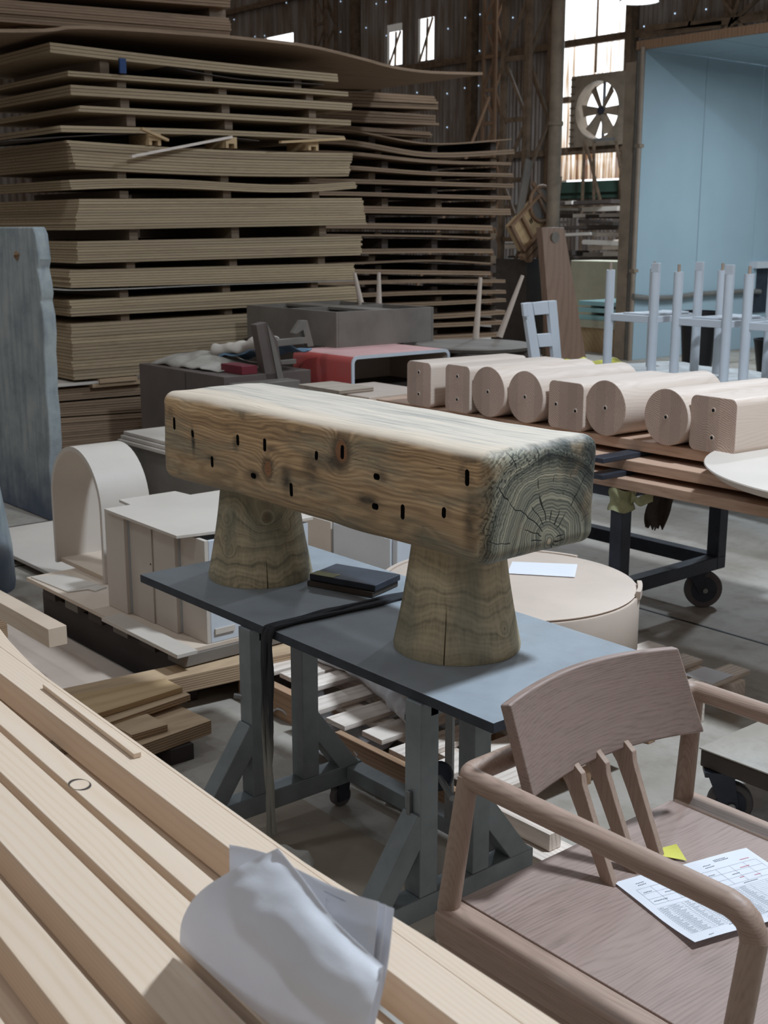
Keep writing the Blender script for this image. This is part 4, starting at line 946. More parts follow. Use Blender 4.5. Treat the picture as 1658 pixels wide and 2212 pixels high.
rg = MB(); rg.grid(lambda u, v: (.05 * math.cos(u * 6.28) * (1 + .12 * math.sin(v * 9 + u * 12)) , .05 * math.sin(u * 6.28) * (1 + .12 * math.cos(v * 7 + u * 9)), .09 * v - .005 + .006 * math.sin(u * 19)), 30, 8, .003); rg.build('wrap', M['tape'], bd)
rg = MB(); rg.grid(lambda u, v: (.045 + .11 * u, .0 - .03 * math.sin(u * 3), .075 - .05 * v * (1 - u * .5) + .01 * math.sin(u * 9 + v * 5)), 12, 6, .003); rg.build('loose_end', M['tape'], bd)
rgt = thing('hanging_rag', 'dry tattered brown rag hanging under the steel trolley', 'rag', PY(1412, 1140, 4.1))
m = MB(); m.grid(lambda u, v: ((u - .5) * (.03 + .05 * math.sin(v * 2.6 + .5)) * 1.2 + .07 * v * v, .015 * math.sin(u * 9 + v * 4), .20 * v + .01 * math.sin(u * 30) * (1 - v)), 16, 14, .006); m.build('cloth', M['darkwood'], rgt); rgt.rotation_euler = (0, 0, math.radians(40)); rgt.scale = (1, 1, 1)
# planks on the trolley, three layers
PT = []
z = .62
for k in range(3):
    fx1 = (-2.05, -1.95, -2.6)[k]; yy0 = (3.72, 3.77, 3.86)[k]
    for j in range(4):
        w = .185
        lab = ('%s plank layer on the steel trolley, %s plank' % (('bottom', 'middle', 'top')[k], ('front', 'second', 'third', 'rear')[j]))
        o = MB().box(-4.66, fx1 - .04 * (j % 2), yy0 + j * (w + .006), yy0 + j * (w + .006) + w, z, z + .042).build('plank', M['oak'], bev=.003)
        o.location = (0, 0, 0); tag(o, lab, 'plank', 'planks stacked on the steel trolley')
    if k < 2:
        for j, xx in enumerate((-4.5, -3.9, -3.05)):
            o = MB().box(xx - .035, xx + .035, 3.63, 4.46, z + .0435, z + .0635).build('spacer_bar', M['dark_steel'], bev=.003)
            tag(o, '%s dark spacer bar %s on the steel trolley' % (('lower', 'upper')[k], ('at the far end', 'in the middle', 'near the right end')[j]), 'bar', 'dark spacer bars between plank layers')
    z += .065 if k < 2 else 0
ZB = z + .0425
# blocks: px of the face centre, width, height, kind
blk = [((904, 832), 's', 2, .185, .21, 'v', 'leftmost square-section ash block on the trolley'), ((987, 843), 's', 2, .175, .215, 'v', 'second ash block from the left, square with rounded corners'),
       ((1053, 857), 'r', 1, .225, .225, '', 'leftmost round ash log block, beside the second square block'), ((1133, 868), 'r', 1, .225, .225, '', 'round ash log block with an orange tinted end'),
       ((1221, 877), 's', 2, .205, .20, 'h', 'square ash block with two holes side by side'), ((1306, 889), 'r', 1, .225, .225, '', 'large round ash log block with radial end cracks'),
       ((1437, 908), 'r', 1, .22, .22, '', 'rightmost round ash log block'), ((1538, 920), 's', 2, .215, .21, 'v', 'rightmost square ash block, nearest the white disc')]
for (cxy, kind, nh, w, h, ho_, lab) in blk:
    YF = 3.84; c = PY(cxy[0], cxy[1], YF)
    t = thing('round_log_block' if kind == 'r' else 'square_log_block', lab, 'block', (c.x, YF, ZB + .001), math.radians(-4), 'laminated ash blocks on the trolley')
    if kind == 'r': poly = [(w / 2 * math.cos(2 * math.pi * i / 48), h / 2 + h / 2 * math.sin(2 * math.pi * i / 48)) for i in range(48)]
    else: poly = rpoly(w, h, .028, 6, 0, h / 2)
    m = MB(); m.prism(poly, 'y', 0, .60); o = m.build('body', [M['block'], M['block_end']], t, bev=.003)
    for f in o.data.polygons: f.material_index = 1 if abs(f.normal.y) > .7 else 0
    if ho_ == 'v': hs = [(0, h * .27), (0, h * .76)]
    elif ho_ == 'h': hs = [(-w * .28, h * .5), (w * .28, h * .42)]
    else: hs = [(0, h * .5)]
    for (a, b) in hs:
        rim = MB(); rim.lathe([(.011, -.001), (.011, .0015), (.007, .0018), (.007, -.001)], n=16); rim.v = [(x + a, -z_, y + b) for x, y, z_ in rim.v]; rim.build('hole_rim', M['block'], t)
        hh = MB(); hh.prism([(a + .0072 * math.cos(i * .785), b + .0072 * math.sin(i * .785)) for i in range(8)], 'y', -.0012, .0004); hh.build('screw_hole', M['hole'], t)

# big white disc on the right
ds = thing('white_disc_tabletop', 'large white round tabletop disc at the right edge of the picture', 'tabletop', (-2.34, 4.12, 0)); 
zc = .80; cc = PZ(1975, 1018, zc); ds.location = (cc.x, cc.y, 0)
rd = .70
MB().lathe([(rd * .95, zc - .03), (rd - .004, zc - .004), (rd, zc), (rd - .002, zc + .004)], n=120).build('disc', M['white'], ds)
MB().lathe([(.22, 0), (.22, .02), (.04, .03), (.04, zc - .03)], n=32).build('pedestal', M['white'], ds)

# flat dolly lower right
dl = thing('flat_dolly', 'low dark dolly with a dusty board top and iron castors', 'dolly', (-1.4, 3.1, 0)); O3 = Vector(dl.location)
zt = .215; a = PZ(1513, 1614, zt); 
MB().box(a.x - O3.x, a.x + .75 - O3.x, a.y - O3.y, a.y + .62 - O3.y, zt - .055, zt - .006).build('frame', M['darkwood'], dl, bev=.004)
MB().box(a.x - O3.x - .004, a.x + .754 - O3.x, a.y - O3.y - .004, a.y + .624 - O3.y, zt - .005, zt).build('top_board', M['floor'], dl, bev=.002)
for dx, dy in ((.07, .05), (.68, .05), (.07, .55), (.68, .55)): castor(dl, a.x + dx - O3.x, a.y + dy - O3.y, .062, .03, zt - .057, math.radians(-48), -.03)

# pallets under and beside the table
def pallet(name, lab, x0, x1, y0, y1, ns, z0=0, bear=(0, .5, 1), group=None, ws=.085):
    t = thing(name, lab, 'pallet', ((x0 + x1) / 2, (y0 + y1) / 2, z0), 0, group); ox, oy = (x0 + x1) / 2, (y0 + y1) / 2
    for b in bear:
        y = y0 + (y1 - y0 - .04) * b; MB().box(x0 - ox, x1 - ox, y - oy, y + .035 + .03 * (b > 0) - oy, .0, .092 + .012 * (b == 0)).build('bearer', M['pallet_x'] if b == 0 else M['pallet_b'], t, bev=.002)
    for k in range(ns):
        x = x0 + .02 + (x1 - x0 - ws - .04) * k / (ns - 1); MB().box(x - ox, x + ws - ox, y0 + .055 + random.uniform(0, .05) - oy, y1 + .06 - oy + random.uniform(-.02, .03), .093, .11).build('slat', M['pallet'], t, bev=.002)
    return t
pt = thing('pallet', 'slatted pale wood pallet on the floor behind the table castors', 'pallet', (-2.4, 2.45, 0))
for k in range(6):
    x = -3.045 + .155 * k + 2.4; MB().box(x, x + .095, 2.20 - 2.45 + random.uniform(-.02, .02), 2.80 - 2.45, .093, .11).build('slat', M['pallet'], pt, bev=.002)
MB().box(-2.79 + 2.4, -2.2 + 2.4, 2.143 - 2.45, 2.168 - 2.45, 0, .105).build('front_board', M['pallet_x'], pt, bev=.002)
for y in (2.30, 2.58): MB().box(-3.04 + 2.4, -2.18 + 2.4, y - 2.45, y + .07 - 2.45, .072, .092).build('cross_board', M['pallet_b'], pt, bev=.002)
for x in (-3.02, -2.62, -2.27):
    for y in (2.31, 2.59): MB().box(x + 2.4, x + .08 + 2.4, y - 2.45, y + .05 - 2.45, 0, .0715).build('foot_block', M['pallet_x'], pt)
pallet('pallet', 'pale wood pallet beyond the armchair back, right of the round drum', -2.9, -2.26, 3.0, 3.5, 4)
pallet('pallet', 'small pale slatted pallet between the table and the white boxes', -3.44, -3.10, 2.22, 2.9, 3)
o = MB().grid(lambda u, v: (-2.40 + .12 * u, 3.36 + .12 * v, .1115 + .003 * u * v), 5, 5, .0004).build('loose_sheet', M['paper']); tag(o, 'pale bluish sheet of paper on the pallet beyond the armchair back', 'paper')
# long timbers below right
for (x0, x1, y0, y1, z0, z1, lab) in ((-2.175, -1.95, 2.195, 2.24, .031, .08, 'square pine timber on a flat plank beside the trestle foot'), (-2.175, -1.92, 2.15, 2.27, 0, .03, 'flat pale plank on the floor beside the right trestle foot')):
    o = MB().box(x0, x1, y0, y1, z0, z1).build('floor_timber', M['pallet_b'], bev=.002); tag(o, lab, 'timber')
o = MB().grid(lambda u, v: (-2.75 + .95 * u + .03 * math.sin(v * 4), 1.52 + .40 * v, .006 + .004 * math.sin(u * 7) * math.sin(v * 5)), 12, 8, .004).build('kraft_board', M['cardboard']); tag(o, 'brown kraft cardboard lying on the floor inside the table trestles', 'cardboard')
# crumpled film roll on the pallet
def crumple(fn, nu, nv, amp, fr, name, mat, lab, cat, th=.002, loc=(0, 0, 0)):
    def g_(u, v):
        p = Vector(fn(u, v)); n = Vector((mnoise.noise(p * fr), mnoise.noise(p * fr + Vector((7, 7, 7))), mnoise.noise(p * fr + Vector((3, 1, 9))))); return p + n * amp
    o = MB().grid(g_, nu, nv, th).build(name, mat, ang=180); o.location = loc
    return tag(o, lab, cat) if lab else o
crumple(lambda u, v: tuple(PZ(672 + 225 * u, 1400 + 150 * u - 28 * math.sin(u * 3.14), .150) + Vector((0, .036 * math.cos(v * 6.28), .036 * math.sin(v * 6.28)))), 60, 16, .012, 18, 'paper_roll', M['plastic_film'], 'long crumpled roll of whitish wrapping lying over the pallet slats', 'wrapping')
crumple(lambda u, v: (-3.30 + .55 * u, 2.22 + .22 * v, .03 + .02 * math.sin(u * 5) * math.sin(v * 4)), 50, 30, .035, 22, 'plastic_sheet', M['plastic_film'], 'crumpled clear plastic on the floor left of the pallet', 'plastic')
crumple(lambda u, v: (-2.9 + .5 * u, 2.10 + .10 * v, .035 + .02 * math.sin(u * 5) * math.sin(v * 4)), 40, 16, .03, 30, 'plastic_sheet', M['plastic_film'], 'strip of crumpled film seen between the two left trestle posts', 'plastic')
crumple(lambda u, v: (-2.36 + .16 * u, 1.60 + .05 * math.cos(v * 6.28), .05 + .04 * math.sin(v * 6.28)), 20, 14, .02, 30, 'rag', M['canvas'], 'twisted grey rag on the floor below the hanging strap', 'rag')

# ------------------------------------------------------------------ left side: platform, arch, white boxes
pf = thing('pallet_platform', 'low dark platform with a raw board deck under the white arch and boxes', 'platform', (-4.1, 2.5, 0)); O4 = Vector(pf.location)
def b4(x0, x1, y0, y1, z0, z1): return MB().box(x0 - O4.x, x1 - O4.x, y0 - O4.y, y1 - O4.y, z0, z1)
b4(-4.72, -3.5, 2.02, 3.0, .183, .198).build('deck_board', M['mdf'], pf, bev=.001)
b4(-4.66, -3.52, 2.06, 2.10, .0, .14).build('side_board', M['tray'], pf); b4(-4.66, -3.52, 2.9, 2.94, .0, .14).build('side_board', M['tray'], pf)
for k in range(6): b4(-4.6 + k * .2, -4.49 + k * .2, 2.035, 2.95, .141, .182).build('cross_batten', M['brown_cab2'] if k % 2 else M['darkwood'], pf, bev=.002)
ls = MB(); ls.prism([(0, 0), (.30, .02), (.32, .10), (.36, .11), (.34, .17), (.12, .14), (.05, .12)], 'z', 0, .004)
o = ls.build('white_offcut', M['white']); o.location = (-4.70, 2.03, .1985); tag(o, 'irregular white offcut sheet at the left front corner of the platform deck', 'sheet')
# arch
ar = thing('arched_frame', 'white arched frame standing on the platform behind the white boxes', 'frame', (-4.64, 2.22, .199))
AW, AH, AD, TK = .46, .545, .22, .018
def archpts(o_):
    pts = []; w = AW / 2 - o_; top = AH - .5 * AW
    rad = w; pts.append((-w, 0))
    for k in range(25):
        t = math.pi - math.pi * k / 24; pts.append((w * math.cos(t), top - .02 + (rad * 1.05) * math.sin(t)))
    pts.append((w, 0)); return pts
po, pi_ = archpts(0), archpts(TK); n = len(po); vs = []; fs = []
for y in (0, AD):
    for a in po: vs.append((a[0], y, a[1]))
    for a in pi_: vs.append((a[0], y, a[1]))
for k in range(n - 1):
    fs += [(k, k + 1, n + k + 1, n + k), (2 * n + k + 1, 2 * n + k, 3 * n + k, 3 * n + k + 1), (k + 1, k, 2 * n + k, 2 * n + k + 1), (n + k, n + k + 1, 3 * n + k + 1, 3 * n + k)]
fs += [(0, n, 3 * n, 2 * n), (n - 1, 3 * n - 1, 4 * n - 1, 2 * n - 1)]
MB().add(vs, fs).build('arch_band', M['white'], ar)
MB().box(-AW / 2 + TK, AW / 2 - TK, .02, AD, .0, .018).build('base_board', M['mdf'], ar)
MB().prism([(PY(168, 1205, 2.43).x + 4.64, .0185), (PY(207, 1205, 2.43).x + 4.64, .0185), (PY(195, 990, 2.43).x + 4.64, AH - .09)], 'y', AD - .02, AD).build('back_panel', M['white'], ar)
# white boxes
for k, (xa, xb, lab) in enumerate(((-4.14, -3.992, 'leftmost white panel box on the platform'), (-3.988, -3.828, 'second white panel box from the left on the platform'), (-3.824, -3.672, 'third white panel box from the left on the platform'), (-3.668, -3.505, 'rightmost white box on the platform with an open drawer face'))):
    t = thing('white_box', lab, 'box', ((xa + xb) / 2, 2.34, .199), 0, 'white cabinet boxes on the platform'); w = (xb - xa) / 2; h = (.375, .36, .365, .37)[k]; y0 = (-.245, -.225, -.22, -.20)[k]
    MB().box(-w, w, y0, y0 + .016, 0, h).build('front_panel', M['white'], t, bev=.0015)
    MB().box(w - .014, w, y0 + .0165, .24, 0, h - .002).build('side_panel', M['white_cool'], t, bev=.0015); MB().box(-w, -w + .014, y0 + .0165, .24, 0, h - .002).build('side_panel', M['white_cool'], t, bev=.0015)
    MB().box(-w + .0145, w - .0145, .224, .24, 0, h - .004).build('back_panel', M['white'], t)
    MB().box(-w + .0145, w - .0145, y0 + .017, .223, .01, .024).build('bottom_panel', M['white'], t)
    if k: MB().cyl((w - .01, y0 - .001, h * .62), (w - .01, y0 + .001, h * .62), .004, 8).build('screw', M['black'], t)
    if k == 3: MB().box(w + .0005, w + .007, -.17, -.09, .03, .05).build('batten', M['white'], t)
nb = MB(); nb.prism([(-4.11, 2.08), (-3.57, 2.07), (-3.50, 2.42), (-3.50, 2.60), (-4.12, 2.60), (-4.12, 2.46), (-4.22, 2.45), (-4.22, 2.20), (-4.11, 2.19)], 'z', .576, .587)
o = nb.build('notched_board', M['white'], bev=.001); tag(o, 'white notched board lying across the tops of the white boxes', 'board')
# front low plank on platform edge
o = MB().box(-3.98, -3.44, 1.98, 2.06, .199, .214).build('white_plank', M['white'], bev=.002); tag(o, 'narrow white plank along the front right edge of the platform', 'plank')
# white boards further back
t = thing('white_board_stack', 'stack of white boards on a box behind the arch, left of the beam', 'boards', (-5.9, 3.75, 0))
MB().box(-.6, .65, -.3, .18, 0, .38).build('box', M['brown_cab2'], t)
for k in range(3): MB().box(-.62, .66, -.34 + .02 * k, .2, .381 + .022 * k, .40 + .022 * k).build('board', M['white'], t, bev=.002)
t = thing('white_cabinet', 'white cabinet with a tall front seen under the beam between the cone legs', 'cabinet', (-4.0, 3.39, 0))
MB().box(-.42, .40, -.3, .3, .03, .42).build('body', M['white_cool'], t, bev=.003); MB().box(-.38, -.02, -.312, -.301, .06, .40).build('door', M['white'], t, bev=.002); MB().box(.0, .37, -.312, -.301, .06, .40).build('door', M['white_cool'], t, bev=.002)
# lower left: white sheet, timber, ply strip, boards
o = MB().box(-5.6, -3.78, 1.72, 2.01, .02, .035).build('white_sheet', M['cream'], bev=.002); tag(o, 'large white sheet lying low in front of the platform', 'sheet')
t = thing('sheet_support', 'dark boards under the large white sheet', 'boards', (-4.6, 1.85, 0)); MB().box(-.9, .7, -.05, .05, 0, .019).build('board', M['darkwood'], t)
o = MB().box(-5.6, -3.90, 1.735, 1.805, .17, .24).build('square_timber', M['pine_y'], bev=.002)
o.data.materials[0] = M['pine']; tag(o, 'square timber pointing in from the left edge above the white sheet', 'timber')
for k, x in enumerate((-5.3, -4.55)):
    o = MB().box(x - .06, x + .06, 1.74, 1.83, .036, .168).build('support_block', M['lam'], bev=.002); tag(o, ['layered ply block under the far end of the square timber', 'layered ply block under the square timber near the white sheet'][k], 'block')
o = MB().prism([(-3.62, 1.35), (-3.50, 1.35), (-3.345, 2.90), (-3.465, 2.90)], 'z', .075, .135).build('ply_beam', M['lam'], bev=.001); tag(o, 'long layered plywood beam lying across in front of the platform', 'beam')
for k, y in enumerate((1.6, 2.35)): 
    o = MB().box(-3.60 + .08 * k, -3.48 + .08 * k, y, y + .08, 0, .074).build('support_block', M['tray']); tag(o, ['dark block under the near end of the plywood beam', 'dark block under the far end of the plywood beam'][k], 'block')
def pzp(z, *pp): return [tuple(PZ(x, y, z))[:2] for x, y in pp]
for k, (pl_, z0, z1, mt, lab) in enumerate(((pzp(.150, (394, 1484), (355, 1465), (120, 1507), (170, 1554)), .132, .150, 'olive_ply', 'upper tan plywood board in front of the plywood beam'),
        (pzp(.131, (411, 1500), (372, 1480), (130, 1525), (180, 1580)), .110, .131, 'lam', 'second tan plywood board just under the upper one'),
        (pzp(.120, (362, 1565), (317, 1541), (235, 1562), (284, 1588)), .098, .120, 'lam', 'small dark topped plywood block on the thick lower board'),
        (pzp(.097, (456, 1556), (384, 1522), (200, 1580), (270, 1622)), .052, .097, 'lam', 'thick lower plywood board nearest the left trestle'))):
    o = MB().prism(pl_[::-1], 'z', z0, z1).build('plywood_board', M[mt], bev=.001); tag(o, lab, 'board')
    if k == 2:
        o.data.materials.append(M['darkwood'])
        for f in o.data.polygons:
            if f.normal.z > .5: f.material_index = 1
o = MB().box(-3.30, -3.1, 1.75, 1.83, 0, .051).build('support_block', M['tray']); tag(o, 'dark bearer under the thick lower plywood board', 'block')
o = MB().box(-3.47, -3.36, 1.6, 1.8, .0, .108).build('support_block', M['lam_grey']); tag(o, 'layered block under the tan plywood boards', 'block')

# leaning slab with live edge
sl = thing('live_edge_slab', 'tall weathered grey wood slab with wavy edge standing at the left edge', 'slab', (-6.4, 2.9, 0))
edge = [(70, 490), (76, 505), (79, 530), (83, 560), (80, 580), (86, 610), (89, 635), (87, 650), (93, 680), (96, 720), (95, 760), (98, 800), (99, 850), (104, 890), (106, 930), (108, 960), (106, 1010), (112, 1060), (116, 1110), (118, 1137)]
pts = [rel(PY(x, y, 2.9), sl.location) for x, y in edge]
poly = [(p.x, max(0, p.z)) for p in pts] + [(-.95, 0), (-.95, pts[0].z)]
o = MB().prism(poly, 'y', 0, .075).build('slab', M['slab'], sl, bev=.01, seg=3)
c = PY(36, 552, 2.9); kn = MB(); kn.grid(lambda u, v: (.035 * v * math.cos(u * 6.28) * (1 + .3 * math.sin(u * 25)), -.012 * (1 - v * v) * (1 + .4 * math.sin(u * 19)), .025 * v * math.sin(u * 6.28)), 24, 5, .0)
o = kn.build('knot', M['scrap'], sl, loc=rel(c, sl.location)); o.rotation_euler = (0, 0, 0)
cn = thing('grey_cone_pillar', 'rounded dark grey felt-like column at the left edge on the floor', 'column', (-5.36, 2.02, 0))
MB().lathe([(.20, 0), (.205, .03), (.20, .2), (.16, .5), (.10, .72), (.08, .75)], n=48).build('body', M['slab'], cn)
q = PZ(-18, 958, .80); o = MB().lathe([(.09, .0), (.1, .004), (.1, .02)], n=48).build('small_disc', M['white']); o.location = (cn.location.x, cn.location.y, .751)
tag(o, 'small pale disc on top of the grey column at the left edge', 'disc')
o = MB().box(-6.3, -5.7, 2.3, 3.2, .0, .03).build('dark_board', M['darkwood'], bev=.003); tag(o, 'dark board on the floor beside the grey slab', 'board')
o = MB().box(-6.2, -4.85, 2.35, 3.3, .031, .05).build('pale_board', M['white'], bev=.003); tag(o, 'pale board on the floor between the slab and the arch', 'board')

# ------------------------------------------------------------------ plywood stacks
def zx(x, y, X): p = PX(x, y, X); return p.y, p.z
ORD = ['first', 'second', 'third', 'fourth', 'fifth', 'sixth', 'seventh', 'eighth', 'ninth', 'tenth', 'eleventh', 'twelfth', 'thirteenth', 'fourteenth', 'fifteenth', 'sixteenth', 'seventeenth', 'eighteenth', 'nineteenth', 'twentieth']
def pack(name, lab, group, X, xl, ytl, ybl, xr, ytr, ybr, n, depth, mat, sag=0, jit=.012, slant=0, wav=0):
    yl, ztl = zx(xl, ytl, X); _, zbl = zx(xl, ybl, X); yr, ztr = zx(xr, ytr, X); _, zbr = zx(xr, ybr, X)
    t = thing(name, lab, 'plywood pack', (X - depth / 2, (yl + yr) / 2, min(zbl, zbr)), 0, group); o0 = Vector(t.location)
    rs = random.Random(int(xl * 7 + ytl)); k = 12
    for s in range(n):
        f0 = s / n; f1 = (s + .86) / n
        dy0 = rs.uniform(-jit, jit) + slant * (1 - f0) ; dy1 = rs.uniform(-jit, jit) - slant * .8 * (1 - f0); dx = rs.uniform(-jit, jit) * .8
        vs = []
        for i in range(k + 1):
            u = i / k; y = (yl + dy0) * (1 - u) + (yr + dy1) * u
            zb = (zbl * (1 - u) + zbr * u); ztp = (ztl * (1 - u) + ztr * u); b = sag * math.sin(math.pi * u) + wav * math.sin(2 * math.pi * u)
            a0 = zb + (ztp - zb) * f0 + b; a1 = zb + (ztp - zb) * f1 + b
            for (xx, zz) in ((X + dx, a0), (X + dx, a1), (X - depth, a1), (X - depth, a0)): vs.append((xx - o0.x, y - o0.y, zz - o0.z))
        fs = [(0, 1, 2, 3), tuple(range(k * 4, k * 4 + 4))[::-1]]
        for i in range(k):
            for j in range(4): a = i * 4; fs.append((a + j, a + 4 + j, a + 4 + (j + 1) % 4, a + (j + 1) % 4))
        MB().add(vs, fs).build('sheet', mat, t)
    return t
X1 = -8.25
rows = [(106, 90, 113, 730, 159, 177, 3, -.01, 0), (147, 152, 164, 753, 198, 208, 2, 0, 0), (154, 182, 205, 759, 222, 239, 3, .0, 0), (171, 227, 241, 757, 259, 271, 2, 0, 0), (133, 270, 285, 743, 293, 303, 2, .01, 0),
        (145, 302, 364, 762, 330, 381, 9, -.02, .05), (150, 388, 410, 768, 392, 407, 4, -.01, 0), (172, 429, 497, 782, 427, 485, 11, 0, -.05), (165, 521, 569, 780, 509, 551, 8, 0, 0), (150, 583, 622, 765, 568, 604, 7, 0, 0), (152, 649, 684, 772, 617, 652, 6, 0, 0), (152, 700, 822, 772, 664, 770, 17, 0, 0)]
for i, (xl, a, b, xr, c, d, n, sag, sl_) in enumerate(rows):
    pack('plywood_pack', '%s pack of plywood sheets from the top in the left stack' % ORD[i], 'plywood packs in the left stack', X1, xl, a, b, xr, c, d, n, 1.6, M['ply'], sag, .008, sl_, .02 if i == 6 else 0)
for i in range(len(rows) - 1):
    r0, r1 = rows[i], rows[i + 1]
    for j, u in enumerate((.19, .55, .86)):
        x = r0[0] + (r0[3] - r0[0]) * u; yb = r0[2] + (r0[5] - r0[2]) * u; yt = r1[1] + (r1[4] - r1[1]) * u
        if i == 4: continue
        y_, z1_ = zx(x, yb, X1 - .05); _, z0_ = zx(x, yt, X1 - .05)
        z1_ += r0[7] * math.sin(math.pi * u) - .003; z0_ += r1[7] * math.sin(math.pi * u) + .001
        o = MB().box(X1 - 1.5, X1 - .05, y_ - .035, y_ + .035, z0_, max(z1_, z0_ + .008)).build('spacer_batten', M['batten'])
        tag(o, '%s spacer batten under the %s pack of the left stack' % (('left', 'middle', 'right')[j], ORD[i]), 'batten', 'spacer battens in the left stack')
# small notched feet and sticks in the fifth gap
for j, (x, ya, yb) in enumerate(((335, 288, 314), (500, 296, 320), (677, 304, 325))):
    p0 = PX(x, yb, X1 + .02); p1 = PX(x, ya, X1 + .02)
    t = thing('notched_block', ['left', 'middle', 'right'][j] + ' small notched tan block in the gap below the fifth pack', 'block', p0, 0, 'notched blocks in the left stack')
    h = p1.z - p0.z; MB().box(-.3, 0, -.05, .05, h * .4, h).build('body', M['olive_ply'], t); MB().box(-.3, 0, -.05, -.025, 0, h * .4).build('foot', M['olive_ply'], t); MB().box(-.3, 0, .025, .05, 0, h * .4).build('foot', M['olive_ply'], t)
for j, (a, b) in enumerate((((283, 338), (500, 296)), ((305, 278), (362, 303)), ((605, 307), (743, 300)))):
    t = thing('thin_stick', ['long pale stick slanting out of the gap of the left stack', 'short broken stick over the left notched block', 'short stick near the right notched block'][j], 'stick', PX(*a, X1 + .08))
    MB().bar((0, 0, 0), rel(PX(*b, X1 + .03), PX(*a, X1 + .08)), .03, .018).build('stick', M['pallet'] if j == 0 else M['olive_ply'], t)
o = MB().box(-.01, .01, -.025, .025, -.07, .03).build('blue_tag', M['blue']); o.location = PX(264, 136, X1 + .03); tag(o, 'small blue tag hanging under the top pack of the left stack', 'tag')
# thin wavy sheets hanging in gaps
def bent(lab, X, pts_, depth, th, mat, name='thin_sheet'):
    P = [PX(x, y, X) for x, y in pts_]; o0 = P[0]; k = 24
    def fn(u, v):
        s = u * (len(P) - 1); i = min(int(s), len(P) - 2); f = s - i
        g0, g1, g2, g3 = P[max(i - 1, 0)], P[i], P[i + 1], P[min(i + 2, len(P) - 1)]
        p = .5 * ((2 * g1) + (g2 - g0) * f + (2 * g0 - 5 * g1 + 4 * g2 - g3) * f * f + (3 * g1 - g0 - 3 * g2 + g3) * f ** 3)
        return Vector((p.x - depth * v, p.y, p.z)) - o0
    o = MB().grid(fn, k, 3, -th).build(name, mat); o.location = o0; return tag(o, lab, 'sheet')
bent('huge warped plywood sheet lying on top of the left stack and reaching far right', -8.1, [(-40, 62), (95, 62), (180, 55), (420, 70), (640, 92), (760, 118), (850, 142), (930, 153), (1042, 156)], 2.2, -.022, M['ply2'], 'warped_sheet')
bent('thin drooping sheet under the top pack of the left stack', X1 - .02, [(290, 124), (400, 152), (520, 172), (620, 178), (700, 184)], 1.2, .006, M['darkwood'])
bent('thin grey sheet below the tenth pack of the left stack', X1, [(90, 624), (160, 628), (300, 624), (480, 616), (765, 607)], 1.4, .008, M['canvas'])
bent('dark thin sheet below the fifth pack of the left stack', X1 - .02, [(20, 304), (150, 296), (280, 290), (420, 291), (560, 305)], 1.4, .006, M['darkwood'])
# timber pack above, top left
for i, (xl, a, b, xr, c, d, n, lab) in enumerate(((-60, -8, 42, 497, 38, 84, 8, 'upper left pack of rough brown boards above the warped sheet'), (-60, -75, -25, 497, -32, 16, 7, 'topmost pack of rough brown boards at the upper left'))):
    pack('board_pack', lab, 'rough board packs above the left stack', -9.2, xl, a, b, xr, c, d, n, 1.0, M['ply2'], 0, .012)
p = PX(470, 37, -9.3); p2 = PX(470, 18, -9.3); o = MB().box(-9.9, -9.3, p.y - .08, p.y + .08, p.z - .01, p2.z - .005).build('spacer_batten', M['batten']); tag(o, 'batten between the rough board packs at the upper left', 'batten')
for k, x in enumerate((60, 300, 470)):
    p = PX(x, 60 + x * .05, -9.3); o = MB().box(-9.9, -9.3, p.y - .05, p.y + .05, p.z - .05, p.z + .015).build('spacer_batten', M['batten']); tag(o, ['left', 'middle', 'right'][k] + ' batten carrying the rough board packs above the warped sheet', 'batten')
# base stack under the left stack
for i, (a, b, c, d, n, lab) in enumerate(((846, 872, 826, 850, 5, 'upper'), (876, 905, 856, 888, 6, 'middle'), (908, 985, 892, 957, 14, 'lowest'))):
    pack('plywood_pack', '%s dark pack at the foot of the left stack' % lab, 'dark packs at the foot of the left stack', -8.3, 60, a, b, 330, c - 2, d, n, 1.6, M['ply2'], 0, .01)
t = thing('pale_strip', 'pale strip board on the foot packs beside the slab', 'board', PX(108, 838, -8.25)); MB().box(-.3, 0, 0, .5, 0, .02).build('board', M['white'], t, bev=.002)
t = thing('short_planks', 'two short brown planks on the foot packs of the left stack', 'planks', PX(200, 838, -8.25)); MB().box(-.4, 0, 0, .42, 0, .03).build('plank', M['lam'], t); MB().box(-.4, .02, .05, .36, .031, .06).build('plank', M['lam'], t)
for k, u in enumerate((170, 290)):
    p = PX(u, 835, -8.35); o = MB().box(-9.6, -8.4, p.y - .05, p.y + .05, .50, .548).build('spacer_batten', M['darkwood']); tag(o, ['left', 'right'][k] + ' dark bearer below the lowest pack of the left stack', 'batten')

# right stack, single bowed sheets and battens
X2 = -9.5
r2 = [(600, 185, 224, 942, 207, 236, 5, 0), (620, 228, 258, 940, 248, 270, 4, 0), (630, 262, 280, 930, 284, 297, 3, 0)]
for i, (xl, a, b, xr, c, d, n, sag) in enumerate(r2):
    pack('plywood_pack', '%s short pack from the top in the rear stack' % ORD[i], 'short packs on the rear stack', X2 - .05, xl, a, b, xr, c, d, n, 1.3, M['ply2'], sag, .02, -.04)
r3 = [(284, 312, 302, 3), (308, 334, 327, 12), (335, 352, 357, 7), (362, 374, 378, 9), (391, 396, 401, 10), (418, 423, 427, 9), (449, 452, 455, 16), (487, 489, 492, 13), (510, 512, 516, 4), (543, 541, 542, 11), (571, 565, 571, 4), (586, 588, 590, 10), (615, 611, 611, 8), (638, 632, 630, 9), (662, 656, 648, 9), (686, 684, 674, 11), (707, 703, 696, 10), (732, 730, 722, 11)]
rs = random.Random(3)
